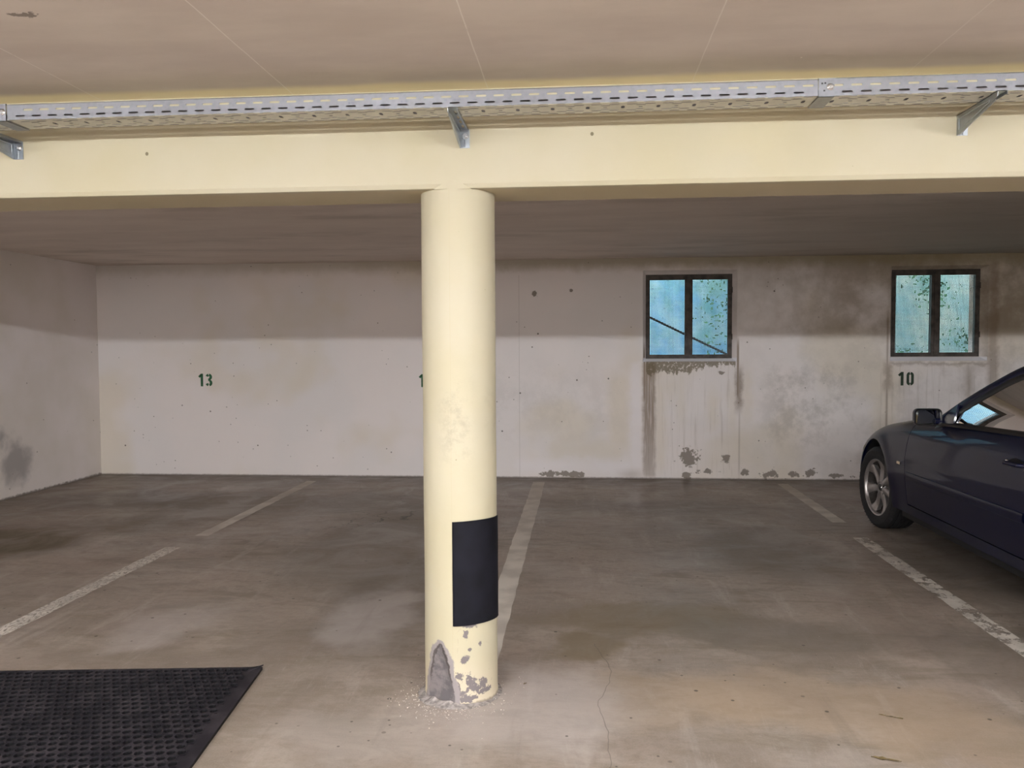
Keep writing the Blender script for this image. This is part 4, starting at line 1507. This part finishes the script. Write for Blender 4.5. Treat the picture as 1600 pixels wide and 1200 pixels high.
# ---- greenhouse on a leaning side surface
def gw(z):
    d = z - 0.92
    return 0.79 - 0.33 * d - 0.30 * d * d
rail_s = [1.685, 1.78, 1.98, 2.20, 2.40, 2.56, 2.75, 3.0, 3.25, 3.55, 3.85, 4.12]
rail_z = [0.905, 0.962, 1.075, 1.188, 1.280, 1.330, 1.357, 1.360, 1.340, 1.262, 1.115, 0.950]
rz = pchip(rail_s, rail_z)
rs_ = [1.685 + (4.12 - 1.685) * k / 80 for k in range(81)]
outer = [Vector((s, rz(s))) for s in rs_]
def offset(pts, d):
    o_ = []
    for k in range(len(pts)):
        t_ = (pts[min(k + 1, len(pts) - 1)] - pts[max(k - 1, 0)]).normalized()
        n_ = Vector((t_.y, -t_.x))
        o_.append(pts[k] + n_ * d)
    return o_
def belt(s): return Zs(s) + 0.004
for sg in (1, -1):
    b = MB()
    oo = offset(outer, -0.004); a1 = offset(outer, 0.050)
    def P3(p, out=0.0): return cp(p.x, sg * (gw(p.y) + out), p.y)
    rows = [[cp(p.x, sg * (gw(p.y) - 0.030), p.y + 0.010), P3(p, -0.006), P3(p + (q - p) * 0.25, 0.004), P3(p + (q - p) * 0.8, 0.002), P3(q, -0.004), cp(q.x, sg * (gw(q.y) - 0.035), q.y)] for p, q in zip(oo, a1)]
    rows = [r_ for r_ in rows]
    # keep everything above the belt
    for r_ in rows:
        for k, p in enumerate(r_):
            s_ = YNOSE - p.y
            if p.z < belt(s_) - 0.03: r_[k] = Vector((p.x, p.y, belt(s_) - 0.03))
    b.grid(rows, flip=(sg < 0))
    b.build('roof_pillar_rail', M_paint, car, smooth=0.8)
    a2 = offset(outer, 0.092)
    b = MB()
    rows = []
    for q, r_ in zip(a1, a2):
        row = [P3(q, -0.004), P3(q + (r_ - q) * 0.3, 0.0), P3(q + (r_ - q) * 0.8, -0.002), P3(r_, -0.008), cp(r_.x, sg * (gw(r_.y) - 0.045), r_.y)]
        for k, p in enumerate(row):
            s_ = YNOSE - p.y
            if p.z < belt(s_) - 0.02: row[k] = Vector((p.x, p.y, belt(s_) - 0.02))
        rows.append(row)
    b.grid(rows, flip=(sg < 0))
    # belt strip
    rows = [[cp(s, sg * (gw(belt(s)) + 0.004), belt(s) - 0.016), cp(s, sg * (gw(belt(s)) + 0.010), belt(s)), cp(s, sg * (gw(belt(s)) - 0.006), belt(s) + 0.014), cp(s, sg * (gw(belt(s)) - 0.05), belt(s) + 0.012)] for s in np.linspace(1.70, 3.95, 40)]
    b.grid(rows, flip=(sg > 0))
    b.build('window_trim', M_trim, car, smooth=0.8)
    # glass: door window and rear quarter window
    cut = pchip([p.x for p in a2[3:-3]], [p.y for p in a2[3:-3]])
    for nm, s0, s1 in (('door_glass', 1.74, 2.93), ('quarter_glass', 3.02, 3.86)):
        b = MB()
        rows = []
        for s in np.linspace(s0, s1, 30):
            zt_ = max(cut(s) + 0.01, belt(s) + 0.002)
            rows.append([cp(s, sg * (gw(belt(s) + (zt_ - belt(s)) * q) - 0.010), belt(s) + (zt_ - belt(s)) * q) for q in np.linspace(0, 1, 8)])
        b.grid(rows, flip=(sg < 0))
        b.build(nm, M_glass, car, smooth=1.2)
    b = MB()
    rows = [[cp(s, sg * (gw(z) - 0.002), z) for z in np.linspace(belt(2.97), cut(2.97) + 0.01, 8)] for s in (2.925, 2.935, 3.015, 3.025)]
    rows[0] = [p + Vector((sg * 0.02, 0, 0)) for p in rows[0]]; rows[-1] = [p + Vector((sg * 0.02, 0, 0)) for p in rows[-1]]
    b.grid(rows, flip=(sg < 0))
    b.build('centre_pillar', M_trim, car)
    # mirror: triangular foot, arm, housing, glass
    b = MB()
    tri = [cp(1.72, sg * (gw(0.93) + 0.006), 0.885), cp(1.96, sg * (gw(0.93) + 0.006), 0.885), cp(1.955, sg * (gw(1.02) + 0.004), 1.035), cp(1.84, sg * (gw(0.97) + 0.004), 0.965)]
    b.prism(tri, (-sg * 0.012, 0, 0))
    mr = b.build('door_mirror', M_paint, car, smooth=0)
    def rr_(w0, w1, z0, z1, s, r=0.035, n=6):
        pts = []
        for cx_, cz_, a_ in ((w1 - r, z1 - r, 0), (w0 + r, z1 - r, 90), (w0 + r, z0 + r, 180), (w1 - r, z0 + r, 270)):
            for k in range(n + 1):
                a = math.radians(a_ + 90 * k / n)
                pts.append(cp(s, sg * (cx_ + r * math.cos(a)), cz_ + r * math.sin(a)))
        return pts
    b = MB()
    W0, W1, Z0, Z1, S_ = 0.800, 0.972, 0.878, 0.992, 1.80
    rows = [rr_(W0, W1, Z0, Z1, S_, 0.030), rr_(W0 - 0.001, W1 + 0.001, Z0 - 0.001, Z1 + 0.001, S_ - 0.01, 0.031), rr_(W0 + 0.002, W1 - 0.002, Z0, Z1 - 0.001, S_ - 0.045, 0.032), rr_(W0 + 0.010, W1 - 0.022, Z0 + 0.010, Z1 - 0.012, S_ - 0.085, 0.032), rr_(W0 + 0.03, W1 - 0.055, Z0 + 0.032, Z1 - 0.034, S_ - 0.11, 0.018)]
    b.grid(rows, closed=True, flip=(sg > 0))
    b.face([len(b.v) - 28 + k for k in range(28)])
    b.tube([cp(1.79, sg * 0.775, 0.905), cp(1.77, sg * 0.83, 0.905)], 0.02, 10)
    mh = b.build('mirror_housing', M_paint, mr)
    b = MB()
    b.face(list(range(28))); b.v += [tuple(p) for p in rr_(W0 + 0.006, W1 - 0.006, Z0 + 0.005, Z1 - 0.005, S_ - 0.020, 0.026)]
    # aim the mirror slightly down and outward
    vv = [Vector(p) for p in b.v]
    b.v = [(p.x, p.y + 0.10 * (p.z - 0.935) + sg * 0.20 * (p.x - (CXC - sg * 0.886)), p.z) for p in vv]
    b.build('mirror_glass', M_mirror, mr, smooth=0)
    b = MB()
    rows = [rr_(W0, W1, Z0, Z1, S_, 0.030), rr_(W0 + 0.009, W1 - 0.009, Z0 + 0.008, Z1 - 0.008, S_ - 0.004, 0.024)]
    b.grid(rows, closed=True)
    b.build('mirror_rim', M_trim, mr, smooth=0)
    # side repeater on the wing
    b = MB()
    rs0, rz0 = 1.275, 0.548
    rows = []
    for k, (dz, o_) in enumerate(((-0.010, 0.0005), (-0.008, 0.005), (0.008, 0.005), (0.010, 0.0005))):
        rows.append([cp(s, sg * (side_w(s, rz0 + dz) + o_), rz0 + dz) for s in (rs0 - 0.03, rs0 - 0.027, rs0 + 0.027, rs0 + 0.03)])
    b.grid(rows, flip=(sg > 0))
    b.build('side_repeater', M_amber, car, smooth=0)

# windscreen, roof, rear window
def scr_base(q): return cp(1.37 + 0.36 * abs(q) ** 2, 0.77 * q, 0.965 - 0.055 * abs(q) ** 2)
def scr_top(q):
    ss_ = 2.24 + 0.20 * q * q
    return cp(ss_, 0.60 * q, 1.372 - 0.075 * q * q)
qs = np.linspace(-1, 1, 21)
b = MB()
rows = []
for k in range(12):
    t_ = k / 11
    rows.append([scr_base(q).lerp(scr_top(q), t_) + Vector((0, 0.02, 0.03)) * math.sin(PI * t_) * (1 - q * q * 0.6) for q in qs])
b.grid(rows, flip=True)
b.build('windscreen', M_glass, car, smooth=1.2)
b = MB()
rows = []
for k in range(26):
    t_ = k / 25
    row = []
    for q in qs:
        s0 = 2.24 + 0.20 * q * q
        s1 = 3.30 - 0.02 * q * q + 0.12 * q * q
        s = s0 + (s1 - s0) * t_
        wv = gw(rz(s)) - 0.010
        zc = 1.372 + 0.022 * math.sin(PI * t_) - 0.012 * t_
        row.append(cp(s, wv * q, zc + (rz(s) + 0.006 - zc) * abs(q) ** 2.6))
    rows.append(row)
b.grid(rows, flip=True)
b.build('roof', M_paint, car, smooth=1.0)
b = MB()
rows = []
for k in range(10):
    t_ = k / 9
    row = []
    for q in qs:
        a = cp(3.40 - 0.10 * (1 - q * q), (gw(rz(3.4)) - 0.02) * q, 1.36 - (1.36 - rz(3.4)) * abs(q) ** 2.4)
        c_ = cp(3.99 + 0.08 * (1 - q * q), 0.70 * q, 0.975)
        row.append(a.lerp(c_, t_) + Vector((0, -0.02, 0.03)) * math.sin(PI * t_))
    rows.append(row)
b.grid(rows, flip=True)
b.build('rear_window', M_glass, car, smooth=1.2)
# cowl grille under the screen
b = MB()
b.grid([[scr_base(q) + Vector((0, 0.05, -0.012)) for q in qs], [scr_base(q) + Vector((0, 0.0, -0.004)) for q in qs]], flip=True)
b.build('cowl', M_trim, car)

# underbody, cabin tub
b = MB()
b.box(CXC - 0.60, CXC + 0.60, YNOSE - 4.3, YNOSE - 0.2, 0.17, 0.24)
b.box(CXC - 0.80, CXC + 0.80, YNOSE - 3.10, YNOSE - 1.16, 0.175, 0.24)
b.box(CXC - 0.58, CXC + 0.58, YNOSE - 1.30, YNOSE - 0.22, 0.24, 0.62)
b.build('underbody', M_under, car, smooth=0)
b = MB()
x0, x1, y0, y1, z0, z1 = CXC - 0.80, CXC + 0.80, YNOSE - 4.0, YNOSE - 1.55, 0.28, 0.885
for q in ([(x0, y0, z0), (x1, y0, z0), (x1, y1, z0), (x0, y1, z0)], [(x0, y0, z0), (x0, y1, z0), (x0, y1, z1), (x0, y0, z1 + .04)], [(x1, y0, z0), (x1, y0, z1 + .04), (x1, y1, z1), (x1, y1, z0)], [(x0, y0, z0), (x0, y0, z1 + .06), (x1, y0, z1 + .06), (x1, y0, z0)], [(x0, y1, z0), (x1, y1, z0), (x1, y1, z1), (x0, y1, z1)]):
    b.quadv(q)
b.build('cabin_lining', M_cabin, car, smooth=0)
# dashboard
b = MB()
prof = [(1.50, 0.55), (1.50, 0.86), (1.62, 0.915), (1.95, 0.935), (2.06, 0.90), (2.08, 0.78), (1.98, 0.55)]
b.prism([cp(s, 0.76, z) for s, z in prof], (1.52, 0, 0))
rows = []
for s_, z_, hw_ in ((1.72, 0.93, 0.16), (1.80, 0.985, 0.20), (1.95, 1.015, 0.21), (2.06, 1.005, 0.20), (2.08, 0.90, 0.19)):
    rows.append([cp(s_, 0.37 + hw_ * q, 0.86 + (z_ - 0.86) * (1 - abs(q) ** 3)) for q in np.linspace(-1, 1, 15)])
b.grid(rows, flip=True)
b.build('dashboard', M_cabin, car, smooth=0.5)
b = MB()
b.lathe([(0.185 + 0.015 * math.cos(a), 0.015 * math.sin(a)) for a in np.linspace(0, 2 * PI, 10)], (0, 0, 0), 'Y', 36)
rot = Matrix.Rotation(math.radians(-24), 4, 'X')
cw = cp(2.27, 0.37, 0.86)
b.v = [tuple((rot @ Vector(p)) + cw) for p in b.v]
for a in (0, 180, 270):
    d_ = rot @ Vector((math.cos(math.radians(a)) * 0.18, 0, math.sin(math.radians(a)) * 0.18))
    b.tube([cw, cw + d_], 0.016, 8)
b.tube([cw + Vector((0, 0.01, 0)), cw + Vector((0, 0.22, -0.09))], 0.03, 10)
b.build('steering_wheel', M_trim, car)


def cushion(b, c, size, tilt=0.0):
    """rounded cushion block"""
    rows = []
    n = 20
    for k in range(9):
        v = -1 + 2 * k / 8
        rows.append([])
        for j in range(n):
            a = 2 * PI * j / n
            ca, sa = math.cos(a), math.sin(a)
            e = 0.45
            sh = (1 - abs(v) ** 4) ** 0.4 * 0.12 + 0.88 if abs(v) < 1 else 0.80
            x = math.copysign(abs(ca) ** e, ca) * size[0] / 2 * sh
            y = math.copysign(abs(sa) ** e, sa) * size[1] / 2 * sh
            z = v * size[2] / 2
            y2 = y * math.cos(tilt) - z * math.sin(tilt)
            z2 = y * math.sin(tilt) + z * math.cos(tilt)
            rows[-1].append((c[0] + x, c[1] + y2, c[2] + z2))
    i = len(b.v)
    b.grid(rows, closed=True)
    b.face([i + j for j in range(n)][::-1])
    b.face([i + 8 * n + j for j in range(n)])


for sg in (1, -1):
    b = MB()
    cushion(b, cp(2.55, sg * 0.37, 0.46), (0.50, 0.50, 0.16), 0.08)
    st_ = b.build('front_seat', M_cabin, car, smooth=0.9)
    b = MB()
    cushion(b, cp(2.86, sg * 0.37, 0.76), (0.50, 0.14, 0.60), 0.32)
    b.build('backrest', M_cabin, st_, smooth=0.9)
    b = MB()
    cushion(b, cp(2.99, sg * 0.37, 1.13), (0.27, 0.10, 0.17), 0.28)
    b.tube([cp(2.95, sg * 0.37 + 0.06, 1.0), cp(2.99, sg * 0.37 + 0.06, 1.10)], 0.007, 6)
    b.tube([cp(2.95, sg * 0.37 - 0.06, 1.0), cp(2.99, sg * 0.37 - 0.06, 1.10)], 0.007, 6)
    b.build('headrest', M_cabin, st_, smooth=0.9)
b = MB()
cushion(b, cp(3.38, 0, 0.50), (1.25, 0.50, 0.18), 0.05)
cushion(b, cp(3.70, 0, 0.78), (1.25, 0.16, 0.50), 0.4)
b.build('rear_seat', M_cabin, car, smooth=0.9)


# ---- wheels
def wheel(s, sg, steer, name='wheel'):
    c = Vector((CXC - sg * 0.748, YNOSE - s, 0.3165))
    out = Vector((-sg, 0, 0))
    Rm = Matrix.Rotation(steer, 4, 'Z')

    def place(b):
        b.v = [tuple((Rm @ (Vector(p))) + c) for p in b.v]
    o = Vector((0, 0, 0))
    hw = 0.110
    # tyre, built around the x axis; local +x*out is the outside face
    b = MB()
    RT = 0.317
    prof = [(0.214, -hw + 0.012), (0.240, -hw - 0.002), (0.285, -hw - 0.002), (0.305, -hw + 0.010), (RT, -hw + 0.028)]
    for gx in (-0.055, -0.018, 0.018, 0.055):
        prof += [(RT, gx - 0.005), (RT - 0.007, gx - 0.003), (RT - 0.007, gx + 0.003), (RT, gx + 0.005)]
    prof += [(RT, hw - 0.028), (0.305, hw - 0.010), (0.285, hw + 0.002), (0.240, hw + 0.002), (0.214, hw - 0.012)]
    b.lathe(prof, o, 'X', 72)
    # cross cuts in the tread blocks
    for k in range(60):
        a = 2 * PI * k / 60
        for x0_, x1_, da in ((-0.100, -0.062, 0.02), (0.062, 0.100, -0.02), (-0.048, -0.024, 0.015), (0.024, 0.048, -0.015)):
            p0 = Vector((x0_, math.cos(a) * (RT + 0.0008), math.sin(a) * (RT + 0.0008)))
            p1 = Vector((x1_, math.cos(a + da) * (RT + 0.0008), math.sin(a + da) * (RT + 0.0008)))
            tdir = Vector((0, -math.sin(a), math.cos(a))) * 0.0025
            b.quadv([p0 - tdir, p1 - tdir, p1 + tdir, p0 + tdir])
    place(b)
    ty = b.build('tyre', M_tyre, car, smooth=0.5)
    xo = -sg * (hw - 0.012)                    # outside
    b = MB()
    so = -sg
    b.lathe([(0.2035, so * 0.080), (0.2095, so * 0.098), (0.218, so * 0.103), (0.222, so * 0.100), (0.220, so * 0.092)], o, 'X', 72)
    place(b)
    rim = b.build('rim', M_alloy, car, smooth=0.5)
    b = MB()
    b.lathe([(0.212, so * -0.095), (0.196, so * -0.08), (0.191, so * 0.03), (0.2035, so * 0.080)], o, 'X', 72)
    place(b)
    b.build('rim_barrel', M_disc, rim, smooth=0.5)  # barrel colour darkened to paint shade between the spokes
    for k in range(7):
        a = 2 * PI * k / 7 + PI / 2 + 0.04
        b = MB()
        rows = []
        for r_, hwid, dx in ((0.045, 0.024, 0.072), (0.075, 0.0285, 0.070), (0.110, 0.0265, 0.066), (0.145, 0.027, 0.066), (0.177, 0.0335, 0.074), (0.202, 0.047, 0.086)):
            row = []
            for off, dd in ((-1.0, -0.040), (-1.0, -0.008), (-0.80, -0.002), (-0.30, 0.0015), (0.30, 0.0015), (0.80, -0.002), (1.0, -0.008), (1.0, -0.040)):
                t_ = off * hwid
                y = math.cos(a) * r_ - math.sin(a) * t_
                z = math.sin(a) * r_ + math.cos(a) * t_
                row.append((so * (dx + dd), y, z))
            rows.append(row)
        b.grid(rows, flip=(so < 0))
        place(b)
        b.build('spoke', M_alloy, rim, smooth=0.6)
    b = MB()
    b.lathe([(0.0001, so * 0.070), (0.030, so * 0.070), (0.034, so * 0.068), (0.060, so * 0.070), (0.068, so * 0.060), (0.070, so * 0.02)], o, 'X', 36)
    place(b)
    b.build('hub_face', M_alloy, rim, smooth=0.5)
    for k in range(5):
        a = 2 * PI * k / 5 + PI / 2
        b = MB()
        b.lathe([(0.0001, 0), (0.0105, 0), (0.0105, so * 0.0012)], (so * 0.0705, 0.060 * math.cos(a), 0.060 * math.sin(a)), 'X', 14)
        place(b)
        b.build('bolt_pocket', M_under, rim, smooth=0)
    b = MB()
    b.lathe([(0.0001, so * 0.077), (0.018, so * 0.0765), (0.026, so * 0.074), (0.029, so * 0.070)], o, 'X', 24)
    place(b)
    cap = b.build('centre_cap', M_trim, rim)
    b = MB()
    b.lathe([(0.0255, so * 0.0755), (0.027, so * 0.0765), (0.0285, so * 0.0725)], o, 'X', 24)
    place(b)
    b.build('cap_ring', M_chrome, rim)
    b = MB()
    b.lathe([(0.07, so * -0.01), (0.130, so * -0.01), (0.130, so * -0.03), (0.07, so * -0.03)], o, 'X', 40)
    place(b)
    b.build('brake_disc', M_disc, rim, smooth=0.5)
    b = MB()
    shade_disc(b, so, place)
    b.build('gap_shade_disc', M_under, rim, smooth=0)


def shade_disc(b_, so, place):
    b_.lathe([(0.0001, so * -0.035), (0.190, so * -0.035)], Vector((0, 0, 0)), 'X', 40)  # added black disc that stands in for shade behind the spokes
    place(b_)


for s_, st_ in ((SF, math.radians(5.0)), (SR, 0.0)):
    for sg in (1, -1):
        wheel(s_, sg, st_)
        # inner arch
        b = MB()
        rows = []
        for a in np.linspace(-0.25, PI + 0.25, 26):
            y, z = (RA + 0.004) * math.cos(a), (RA + 0.004) * math.sin(a)
            rows.append([cp(s_ + y, sg * w_, max(0.19, ZW + z)) for w_ in (0.845, 0.80, 0.60)])
        b.grid(rows, flip=(sg < 0))
        b.quadv([cp(s_ - 0.36, sg * 0.60, 0.19), cp(s_ + 0.36, sg * 0.60, 0.19), cp(s_ + 0.36, sg * 0.60, 0.68), cp(s_ - 0.36, sg * 0.60, 0.68)])
        b.build('wheel_arch_liner', M_under, car, smooth=0.8)

# lamps front and rear, grille openings
for sg in (1, -1):
    b = MB()
    rows = []
    for k in range(9):
        s = 0.035 + 0.36 * (k / 8) ** 1.5
        rows.append([cp(s, sg * (side_w(s, z) + 0.004), z) for z in (Zs(s) - 0.135 + 0.06 * k / 8, Zs(s) - 0.09, Zs(s) - 0.045, Zs(s) - 0.022)])
    b.grid(rows, flip=(sg < 0))
    b.build('headlamp', M_lamp_l, car)
    b = MB()
    rows = []
    for k in range(9):
        s = 4.20 + 0.27 * k / 8
        rows.append([cp(s, sg * (side_w(s, z) + 0.004), z) for z in (0.70, 0.76, 0.82, Zs(s) - 0.03)])
    b.grid(rows, flip=(sg < 0))
    b.build('tail_lamp', M_red, car)
    b = MB()
    b.prism([cp(-0.03, sg * 0.03, 0.41), cp(-0.03, sg * 0.25, 0.42), cp(-0.02, sg * 0.24, 0.495), cp(-0.02, sg * 0.05, 0.50)], (0, 0.02 if sg > 0 else 0.02, 0))
    b.build('grille', M_trim, car, smooth=0)
# wiper
b = MB()
b.tube([scr_base(-0.2) + Vector((0, 0.01, 0.02)), scr_base(0.6).lerp(scr_top(0.6), 0.16) + Vector((0, 0.015, 0.03))], 0.007, 6)
b.build('wiper', M_trim, car)
